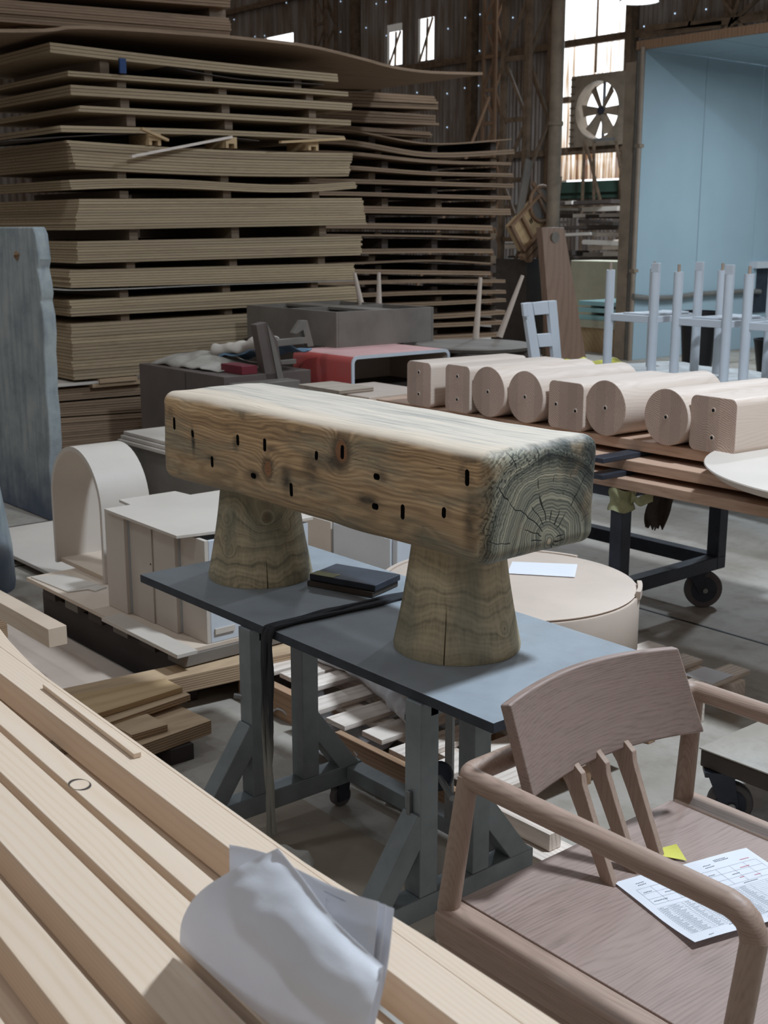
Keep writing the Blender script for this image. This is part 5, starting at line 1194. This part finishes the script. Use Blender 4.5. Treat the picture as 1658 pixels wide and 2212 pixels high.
for i, (a, b, c, t_) in enumerate(r3):
    xe = 1106 - 46 * (i in (7, 8, 9, 10, 11)) - 18 * (i > 11) + rs.randint(-4, 4)
    th = t_ / 2650 * 12.2 * .95
    k = 2 if t_ > 8 else 1
    P = [(640, a - (b - a) * .2), (760, a), (930, b), (xe, c)]
    if k == 1: bent('%s bowed sheet from the top of the rear stack, thin' % ORD[i], X2, P, 1.25, th, M['ply2'], 'bowed_sheet')['group'] = 'bowed sheets in the rear stack'
    else:
        P0_ = [PX(x, y, X2) for x, y in P]; t = thing('bowed_sheets', '%s bowed layer from the top of the rear stack, thick' % ORD[i], 'sheet', P0_[0], 0, 'bowed sheets in the rear stack')
        nn = 2 if t_ < 14 else 3
        for s in range(nn):
            def fn(u, v, s=s):
                q = u * 3; j = min(int(q), 2); f = q - j; g0, g1, g2, g3 = P0_[max(j - 1, 0)], P0_[j], P0_[j + 1], P0_[min(j + 2, 3)]
                p = .5 * ((2 * g1) + (g2 - g0) * f + (2 * g0 - 5 * g1 + 4 * g2 - g3) * f * f + (3 * g1 - g0 - 3 * g2 + g3) * f ** 3)
                return Vector((p.x - 1.25 * v + .006 * s, p.y, p.z - th / nn * s)) - P0_[0]
            MB().grid(fn, 20, 2, -th / nn * .85).build('sheet', M['ply2'], t)
def zat(i, x):
    a, b, c, t_ = r3[i]; return a + (b - a) * (x - 760) / 170 if x < 930 else b + (c - b) * (x - 930) / 175
for i in range(len(r3) - 1):
    for j, x in enumerate((800 + 14 * (i % 3), 935 + 9 * (i % 2), 1062)):
        yt = zat(i, x) + r3[i][3]; yb = zat(i + 1, x)
        if yb - yt < 3: continue
        p1 = PX(x, yt - 1, X2 - .12); p0 = PX(x, yb, X2 - .12)
        o = MB().box(X2 - 1.2, X2 - .1, p0.y - .04, p0.y + .04, p0.z + .002, p1.z - .004).build('spacer_batten', M['batten'] if i % 2 else M['darkwood'])
        tag(o, '%s batten below the %s layer of the rear stack' % (('left', 'middle', 'right')[j], ORD[i]), 'batten', 'spacer battens in the rear stack')
o = MB().box(X2 - 1.2, X2 - .05, 6.7, 9.5, 0, PX(1080, 722 + 12, X2).z - .02).build('stack_base', M['darkwood']); tag(o, 'dark crate under the rear stack', 'crate')

# rough lumber pile beyond the column
rs = random.Random(11)
lp = thing('lumber_pile', 'untidy pile of rough pale boards below the window bay', 'lumber pile', (-13.6, 15.6, 0))
for r_ in range(16):
    z = .55 + r_ * .10
    for k in range(3):
        xx = rs.uniform(-1.7, -.4) + k * .8; L_n = rs.uniform(.7, 1.5); y = rs.uniform(-.15, .15)
        MB().bar((xx, y, z + rs.uniform(-.02, .02)), (xx + L_n, y + rs.uniform(-.2, .2), z + rs.uniform(-.04, .04)), .35, rs.uniform(.04, .075)).build('board', M['white'] if rs.random() < .45 else M['pallet'] if rs.random() < .6 else M['darkwood'], lp)
MB().box(-1.6, 1.4, -.1, .6, 0, .5).build('bearer_block', M['darkwood'], lp)
t = thing('cream_box', 'cream coloured box behind the glass sheets at the foot of the window bay', 'box', PY(1240, 660, 14.2)); 
a = PY(1345, 565, 14.2) - Vector(t.location); MB().box(-.1, a.x, 0, .6, -.9, a.z).build('body', M['olive'], t, bev=.01)
t = thing('cutting_bench', 'tan workbench under the stacked glass sheets', 'bench', (PY(1250, 680, 13.0).x, 12.9, 0)); zb_ = PY(1250, 690, 12.9).z
MB().box(0, 1.1, 0, .9, zb_ - .1, zb_).build('top', M['olive'], t); MB().box(0, 1.05, .05, .85, 0, zb_ - .1).build('cabinet', M['olive_ply'], t)
for k, (z_, lab) in enumerate(((0, 'lower'), (.10, 'middle'), (.19, 'upper'))):
    o = MB().box(0, 1.05 - .1 * k, .05, .85, 0, .06).build('glass_sheet', M['glass'], bev=.004); o.location = (PY(1250, 680, 13.0).x + .03, 12.9, zb_ + z_ + .001)
    tag(o, lab + ' pale glass sheet stacked right of the leaning brown board', 'glass sheet')
    if k: o2 = MB().box(0, .8, .3, .5, -.035, -.001).build('spacer', M['olive'], o)

# leaning boards and scrap on the column
t = thing('leaning_board', 'reddish brown board leaning against the column', 'board', (-10.6, 11.9, 0))
q = [PX(1170, 491, -10.78), PX(1218, 491, -10.74), PX(1266, 776, -10.42), PX(1192, 776, -10.42)]
m = MB(); d = Vector((-.10, -.0, 0)); O5 = Vector(t.location); m.hexa([q[3] + d - O5, q[2] + d - O5, q[2] - O5, q[3] - O5, q[0] + d - O5, q[1] + d - O5, q[1] - O5, q[0] - O5]); m.build('board', M['lean'], t, bev=.005)
c = PX(1197, 513, -10.74); d_ = MB(); d_.prism([(.07 * math.cos(i / 24 * 6.283), .07 * math.sin(i / 24 * 6.283)) for i in range(24)], 'x', 0, .012); d_.build('round_mark', M['brown_cab2'], t, loc=c - O5 + Vector((.01, 0, 0)))
t = thing('wooden_crate', 'small tan wooden crate hung tilted on the lattice column', 'crate', PX(1142, 482, -11.22)); t.rotation_euler = (math.radians(38), 0, 0)
MB().box(-.06, 0, -.32, .32, -.20, .20).build('back_board', M['olive_ply'], t, bev=.004)
for y in (-.30, -.08, .30): MB().box(.001, .05, y - .02, y + .02, -.2, .2).build('rib', M['scrap'], t)
for z in (-.19, .19): MB().box(.001, .06, -.32, .32, z - .015, z + .015).build('side', M['scrap'], t)
for y in (.02, .05): MB().box(.001, .004, y, y + .018, -.03, .03).build('slot', M['hole'], t)
MB().box(-.06, .04, -.36, .2, -.31, -.24).build('lower_rail', M['scrap'], t, bev=.004); MB().box(-.06, .04, -.30, .25, -.40, -.33).build('lower_rail', M['scrap'], t, bev=.004)
t = thing('round_stool_seat', 'round brown wooden hoop hung behind the crate on the column', 'hoop', PX(1170, 440, -11.2)); m = MB()
m.tube([(0, .22 * math.cos(i / 24 * 6.283), .22 * math.sin(i / 24 * 6.283)) for i in range(25)], .025, 8, False); m.build('hoop', M['scrap'], t); MB().prism([(.19 * math.cos(i / 24 * 6.283), .19 * math.sin(i / 24 * 6.283)) for i in range(24)], 'x', -.03, -.01).build('seat', M['brown_cab2'], t)
for k, (a, b, w, lab) in enumerate((((1120, 470), (1142, 345), .12, 'long tan board standing left of the hoop on the column'), ((1150, 395), (1205, 470), .06, 'curved brown stick over the crate on the column'), ((1195, 480), (1207, 380), .10, 'tan board behind the crate near the round column'))):
    t = thing('hung_board', lab, 'board', PX(*a, -11.26 + .05 * k)); MB().bar((0, 0, 0), rel(PX(*b, -11.26 + .05 * k), t.location), w, .03, (1, 0, 0)).build('board', M['scrap'] if k else M['brown_cab2'], t, bev=.004)

# ------------------------------------------------------------------ middle ground furniture parts
t = thing('brown_cabinet', 'wide dark brown cabinet behind the left end of the beam', 'cabinet', (-7.05, 4.6, 0))
MB().box(-.64, .45, -.385, .30, .0, .70).build('body', M['brown_cab'], t, bev=.004); MB().box(-.02, -.016, -.3865, -.385, .02, .69).build('door_gap', M['black'], t)
MB().box(.452, .60, -.36, .1, .0, .66).build('side_unit', M['brown_cab2'], t, bev=.004)
# bag and cloth on it
crumple(lambda u, v: (-7.63 + .80 * u, 4.26 + .50 * v + .05 * u, .712 + .075 * math.sin(math.pi * v) ** .6 * math.sin(math.pi * min(1, u * 1.2 + .05)) ** .5), 60, 34, .022, 9, 'canvas_bag', M['canvas'], 'grey canvas bag lying flat on the brown cabinet', 'bag', .006)
crumple(lambda u, v: (-7.16 + .46 * u, 4.52 + .34 * v + .14 * u, .775 + .07 * u + .02 * math.sin(v * 6)), 30, 24, .03, 9, 'folded_cloth', M['bluecloth'], 'pale blue and white folded cloth on the brown cabinet', 'cloth', .01)
crumple(lambda u, v: (-7.22 + .50 * u, 4.56 + .045 * math.cos(v * 6.28) + .12 * u, .80 + .09 * u + .035 * math.sin(v * 6.28)), 30, 14, .02, 14, 'rolled_cloth', M['white'], 'long white rolled cloth slanting up behind the small chair frame', 'cloth', .006)
o = MB().box(0, .25, 0, .12, 0, .055).build('maroon_board', M['maroon'], bev=.003); o.location = (-6.62, 4.36, .701); o.location = PZ(477, 803, .701); tag(o, 'small maroon block on the brown cabinet', 'block')
# frame part of a chair
t = thing('chair_frame_part', 'dark angled chair frame part standing on the brown cabinet', 'chair part', (-6.5, 4.7, .62)); O6 = Vector(t.location); XP = -6.6
def q_(x, y, X=XP): return rel(PX(x, y, X), O6)
def plate(name, pts_, mat, X=XP, th=.05):
    P = [q_(x, y, X) for x, y in pts_]; d = Vector((-th, 0, 0)); n = len(P); m = MB(); m.add(P + [p + d for p in P], [tuple(range(n)), tuple(range(n, 2 * n))[::-1]] + [(i, n + i, n + (i + 1) % n, (i + 1) % n) for i in range(n)]); return m.build(name, mat, t, bev=.003)
plate('front_leg', [(553, 702), (575, 696), (600, 738), (612, 820), (575, 820)], M['brown_cab'], XP, .07)
plate('front_leg_face', [(576, 696), (592, 735), (614, 820), (600, 820)], M['brown_cab2'], XP + .01, .008)
plate('upper_rail', [(592, 735), (662, 728), (664, 742), (597, 749)], M['brown_cab2'], XP - .02, .05)
plate('rear_leg', [(650, 696), (664, 692), (678, 748), (665, 750)], M['brown_cab2'], XP - .03, .05)
plate('top_arm', [(632, 720), (650, 692), (664, 692), (656, 712), (640, 722)], M['brown_cab2'], XP - .02, .04)
plate('lower_rail', [(606, 779), (640, 776), (640, 786), (608, 788)], M['brown_cab2'], XP - .03, .04)
# red arched box
t = thing('red_u_shaped_box', 'salmon red U-shaped box with white edge lying open side out', 'box', (-6.65, 5.47, .555)); W2, H2, T2 = .44, .245, .022
def upoly(o_):
    w = W2 - o_; h = H2 - o_; r = .05 - min(o_, .02); pts = [(-w, 0)]
    for k in range(7): a = math.pi - k / 6 * math.pi / 2; pts.append((-w + r + r * math.cos(a), h - r + r * math.sin(a)))
    for k in range(7): a = math.pi / 2 - k / 6 * math.pi / 2; pts.append((w - r + r * math.cos(a), h - r + r * math.sin(a)))
    pts.append((w, 0)); return pts
def ushell(x0, x1, name, mat):
    po, pi_ = upoly(0), upoly(T2); n = len(po); vs = [(x0, *p) for p in po] + [(x0, *p) for p in pi_] + [(x1, *p) for p in po] + [(x1, *p) for p in pi_]; fs = []
    for k in range(n - 1): fs += [(k, k + 1, n + k + 1, n + k), (2 * n + k + 1, 2 * n + k, 3 * n + k, 3 * n + k + 1), (k + 1, k, 2 * n + k, 2 * n + k + 1), (n + k, n + k + 1, 3 * n + k + 1, 3 * n + k)]
    fs += [(0, n, 3 * n, 2 * n), (n - 1, 3 * n - 1, 4 * n - 1, 2 * n - 1)]
    o = MB().add(vs, fs).build(name, mat, t); return o
o = ushell(-.33, .318, 'shell', [M['red'], M['redtop'], M['cream']])
for n_, f in enumerate(o.data.polygons):
    f.material_index = 2 if (n_ % 4 == 3 and n_ < len(o.data.polygons) - 2) else 1 if abs(f.normal.z) > .8 else 0
ushell(.319, .328, 'white_edge', M['white_cool'])
MB().box(-.32, -.30, -W2 + T2, W2 - T2, 0, H2 - T2).build('back_panel', M['cream'], t)
o = MB().box(-7.0, -6.25, 4.97, 5.95, 0, .553).build('low_bench', M['darkwood'], bev=.004); tag(o, 'low dark bench under the salmon red box', 'bench')
# carcass with compartments
t = thing('open_carcass', 'dusty taupe carcass with open compartments on top behind the red box', 'carcass', (-7.42, 5.78, .80)); w, d, h = .56, .46, .25
for (a, b, c, e, nm_) in ((-w, w, -d, -d + .02, 'front_panel'), (-w, w, d - .02, d, 'rear_panel'), (w - .02, w, -d + .021, d - .021, 'side_panel'), (-w, -w + .02, -d + .021, d - .021, 'side_panel'), (-.02, .0, -d + .021, d - .021, 'divider')):
    MB().box(a, b, c, e, 0, h).build(nm_, M['brown_cab2'], t, bev=.002)
MB().box(-w + .021, w - .021, -d + .021, d - .021, .01, .03).build('base_panel', M['darkwood'], t); MB().box(-w + .021, w - .021, -.1, .1, h - .02, h - .001).build('cross_rail', M['brown_cab2'], t)
o = MB().box(-8.0, -7.02, 5.3, 6.08, 0, .799).build('plain_crate', M['darkwood'], bev=.004); tag(o, 'dark crate under the taupe carcass', 'crate')
# round tabletop edge and small board pile right behind the beam
t = thing('round_tabletop', 'round taupe tabletop lying flat just behind the beam', 'tabletop', (-6.35, 4.52 - .12, 0)); c = PZ(600, 848, .68); t.location = (c.x, c.y, 0)
MB().lathe([(.26, .65), (.275, .665), (.27, .68)], n=64).build('top', M['brown_cab2'], t); MB().lathe([(.1, 0), (.1, .65)], n=24).build('pedestal', M['darkwood'], t)
t = thing('small_board_pile', 'short pile of pale boards just behind the beam, left of the ash blocks', 'boards', (-5.62, 4.50, 0)); O7 = Vector(t.location)
MB().box(-.3, .22, -.02, .36, 0, .61).build('crate', M['darkwood'], t)
for k, (a, b, c, d) in enumerate(((-.33, .26, -.12, .40), (-.30, .28, -.10, .43), (-.34, .22, -.08, .42))): MB().box(a, b, c, d, .611 + .022 * k, .631 + .022 * k).build('board', M['lam'] if k < 2 else M['cream'], t, bev=.002)
MB().box(-.38, .02, -.14, .12, .677, .70).build('board', M['lam_grey'], t, bev=.002)

# upside-down round tables with tapered legs
def upturned(lab, c, r, legs, thk=.035):
    t = thing('upturned_round_table', lab, 'table', c); m = MB(); m.lathe([(r - .02, -thk), (r, -.01), (r - .01, 0)], n=64); m.build('top', M['brown_cab2'], t)
    for (a, b) in legs: MB().tube([a, b], [.026, .014], 14).build('leg', M['cream'], t)
    return t
c = PZ(1022, 742, .80)
upturned('upside-down round table with two pale tapered legs, left of the white ladder frame', c, .43, [(rel(PZ(1027, 732, .80), c), rel(PZ(1027, 732, .80), c) + Vector((.02, .02, .46))), (rel(PZ(1078, 728, .80), c), rel(PZ(1078, 728, .80), c) + Vector((.09, .15, .47)))])
o = MB().box(c.x - .35, c.x + .35, c.y - .35, c.y + .35, 0, .763).build('dark_workbench', M['darkwood'], bev=.004); tag(o, 'dark workbench under the upturned round table', 'bench')
c = PZ(800, 668, .98)
upturned('round table lying upside down behind the taupe carcass with two pale legs up', c, .3, [(rel(PZ(783, 672, .98), c), rel(PZ(783, 672, .98), c) + Vector((-.04, -.05, .30))), (rel(PZ(818, 670, .98), c), rel(PZ(818, 670, .98), c) + Vector((-.0, .0, .30)))])
o = MB().box(c.x - .2, c.x + .3, c.y - .08, c.y + .25, 0, .94).build('tall_crate', M['darkwood'], bev=.004); tag(o, 'tall dark crate behind the taupe carcass', 'crate')
p = PZ(985, 757, .69); o = MB().box(p.x - .2, p.x + .2, p.y - .15, p.y + .2, 0, .674).build('low_crate', M['darkwood'], bev=.003); tag(o, 'low dark crate under the loose rods beside the red box', 'crate')
for k, (a, b) in enumerate((((970, 752), (1000, 760)), ((985, 760), (1015, 772)))):
    p = PZ(*a, .69); t = thing('loose_rod', ['upper', 'lower'][k] + ' loose pale rod right of the red box', 'rod', p); MB().cyl((0, 0, 0), rel(PZ(*b, .69), p), .015, 8).build('rod', M['cream'], t)

# cloth covered table with white stool frames
ct_ = thing('dust_sheet_table', 'long table covered with a crumpled grey-white dust sheet carrying white frames', 'table', (-4.5, 6.5, 0)); ZT = .69
MB().box(-1.05, 2.2, -.72, .75, ZT - .06, ZT - .02).build('top', M['darkwood'], ct_)
for x in (-.95, 2.1):
    for y in (-.6, .65): MB().box(x - .03, x + .03, y - .03, y + .03, 0, ZT - .06).build('leg', M['dark_steel'], ct_)
def sheet(u, v):
    x = -1.15 + 3.4 * u; y = -.80 + 1.6 * v; z = ZT - .012 + .014 * mnoise.noise(Vector((x * 4, y * 4, 1))) + .008 * mnoise.noise(Vector((x * 12, y * 12, 3)))
    if v < .05: z -= .10 * (1 + .4 * math.sin(u * 30)); y = -.79
    return (x, y + .03 * math.sin(u * 17), z)
MB().grid(sheet, 90, 40, .003).build('dust_sheet', M['dustcloth'], ct_, ang=180)
for k, (x, y, w) in enumerate(((-5.05, 5.93, .3), (-4.7, 5.8, .35), (-4.1, 5.78, .3))):
    o = MB().box(0, w, 0, .12, 0, .015).build('blue_pad', M['bluecloth'], bev=.003); o.location = (x, y, .712); o.rotation_euler = (0, 0, .15 * k); tag(o, ['left', 'middle', 'right'][k] + ' thin blue pad on the front edge of the dust sheet', 'pad')
def leg_p(x, y, z0, z1, kind, t, ox, oy, tilt=0):
    r = .029; m = MB()
    if kind == 'r':
        m.cyl((x - ox, y - oy, z0), (x - ox, y - oy, z1 - .045), r, 20); o = m.build('leg', M['white_cool'], t); MB().cyl((x - ox, y - oy, z1 - .045), (x - ox, y - oy, z1), .010, 12).build('tenon', M['tenon'], o)
    else:
        m.cyl((x - ox, y - oy, z0), (x - ox, y - oy, z1 - .05), r, 20); o = m.build('leg', M['white_cool'], t); MB().box(x - ox - r * .95, x - ox + r * .95, y - oy - .012, y - oy + .012, z1 - .05, z1 + .005).build('flat_end', M['white_cool'], o, bev=.002)
def stool(lab, x0, x1, y0, y1):
    t = thing('white_chair_frame', lab, 'chair frame', (x0, y0, ZT + .014), 0, 'white lacquered chair frames on the dust sheet'); z0, z1 = 0.0, .70; zr = .355
    for (x, y, k) in ((x0, y0, 'r'), (x0, y1, 'r'), (x1, y0, 's'), (x1, y1, 's')): leg_p(x, y, z0, z1, k, t, x0, y0)
    for y in (y0, y1): MB().box(.02, x1 - x0 - .02, y - y0 - .012, y - y0 + .012, zr - .022, zr + .022).build('side_rail', M['white_cool'], t, bev=.003)
    for x in (x0, x1): MB().box(x - x0 - .012, x - x0 + .012, .02, y1 - y0 - .02, zr - .02, zr + .02).build('cross_rail', M['white_cool'], t, bev=.003)
    MB().prism([(.10, .02), (.14, .10), (.14, y1 - y0 - .1), (.10, y1 - y0 - .02), (x1 - x0 - .05, y1 - y0 - .02), (x1 - x0 - .05, .02)], 'z', zr + .022, zr + .034).build('seat_web', M['white_cool'], t, bev=.002)
stool('leftmost white chair frame on the dust sheet', -5.235, -4.875, 6.3, 6.75)
stool('middle white chair frame on the dust sheet', -4.70, -4.335, 6.3, 6.75)
stool('rightmost white chair frame, cut by the picture edge', -4.20, -3.84, 6.3, 6.75)
o = crumple(lambda u, v: (-5.62 + .40 * u, 6.3 + .22 * v, .74 + .03 * math.sin(u * 7) * math.sin(v * 5)), 24, 16, .03, 12, 'yellow_cloth', M['yellow'], 'crumpled yellow cloth between the chair frames and the leaning board', 'cloth', .005)
# chair back frame in pale blue white
t = thing('chair_back_frame', 'pale white ladder frame leaning on the dust sheet left of the chair frames', 'chair part', PX(1150, 792, -5.35)); O8 = Vector(t.location)
def pl8(name, pts_, X=-5.35, th=.03):
    P = [rel(PX(x, y, X), O8) for x, y in pts_]; d = Vector((-th, 0, 0)); n = len(P); m = MB(); m.add(P + [p + d for p in P], [tuple(range(n)), tuple(range(n, 2 * n))[::-1]] + [(i, n + i, n + (i + 1) % n, (i + 1) % n) for i in range(n)]); return m.build(name, M['white_cool'], t, bev=.003)
pl8('left_stile', [(1131, 655), (1149, 653), (1172, 803), (1153, 806)]); pl8('right_stile', [(1184, 650), (1202, 649), (1215, 801), (1198, 804)])
pl8('top_rail', [(1150, 654), (1183, 650), (1186, 678), (1155, 681)]); pl8('middle_rail', [(1160, 722), (1190, 720), (1194, 748), (1165, 750)]); pl8('top_cap', [(1129, 656), (1140, 654), (1143, 682), (1132, 684)], -5.32, .02)
# dark bins behind the frames
for k, (x, y, w, h, lab) in enumerate(((-8.2, 11.4, .5, .75, 'dark bin behind the yellow cloth'), (-6.6, 11.8, .9, .7, 'dark crate low in front of the booth wall'), (-7.6, 12.0, .6, .45, 'small black bin beside the booth wall'))):
    t = thing('dark_bin', lab, 'bin', (x, y, 0)); m = MB(); m.lathe([(w * .3, 0), (w * .4, h * .9), (w * .42, h), (w * .38, h), (w * .34, h * .6)], n=20); m.build('body', M['black'], t); MB().lathe([(w * .3, h * .86), (w * .1, h * .95)], n=20).build('lid', M['dark_steel'], t)
# small cart behind the drum whose castor shows at the right of it
print('OBJECTS', len(bpy.data.objects))
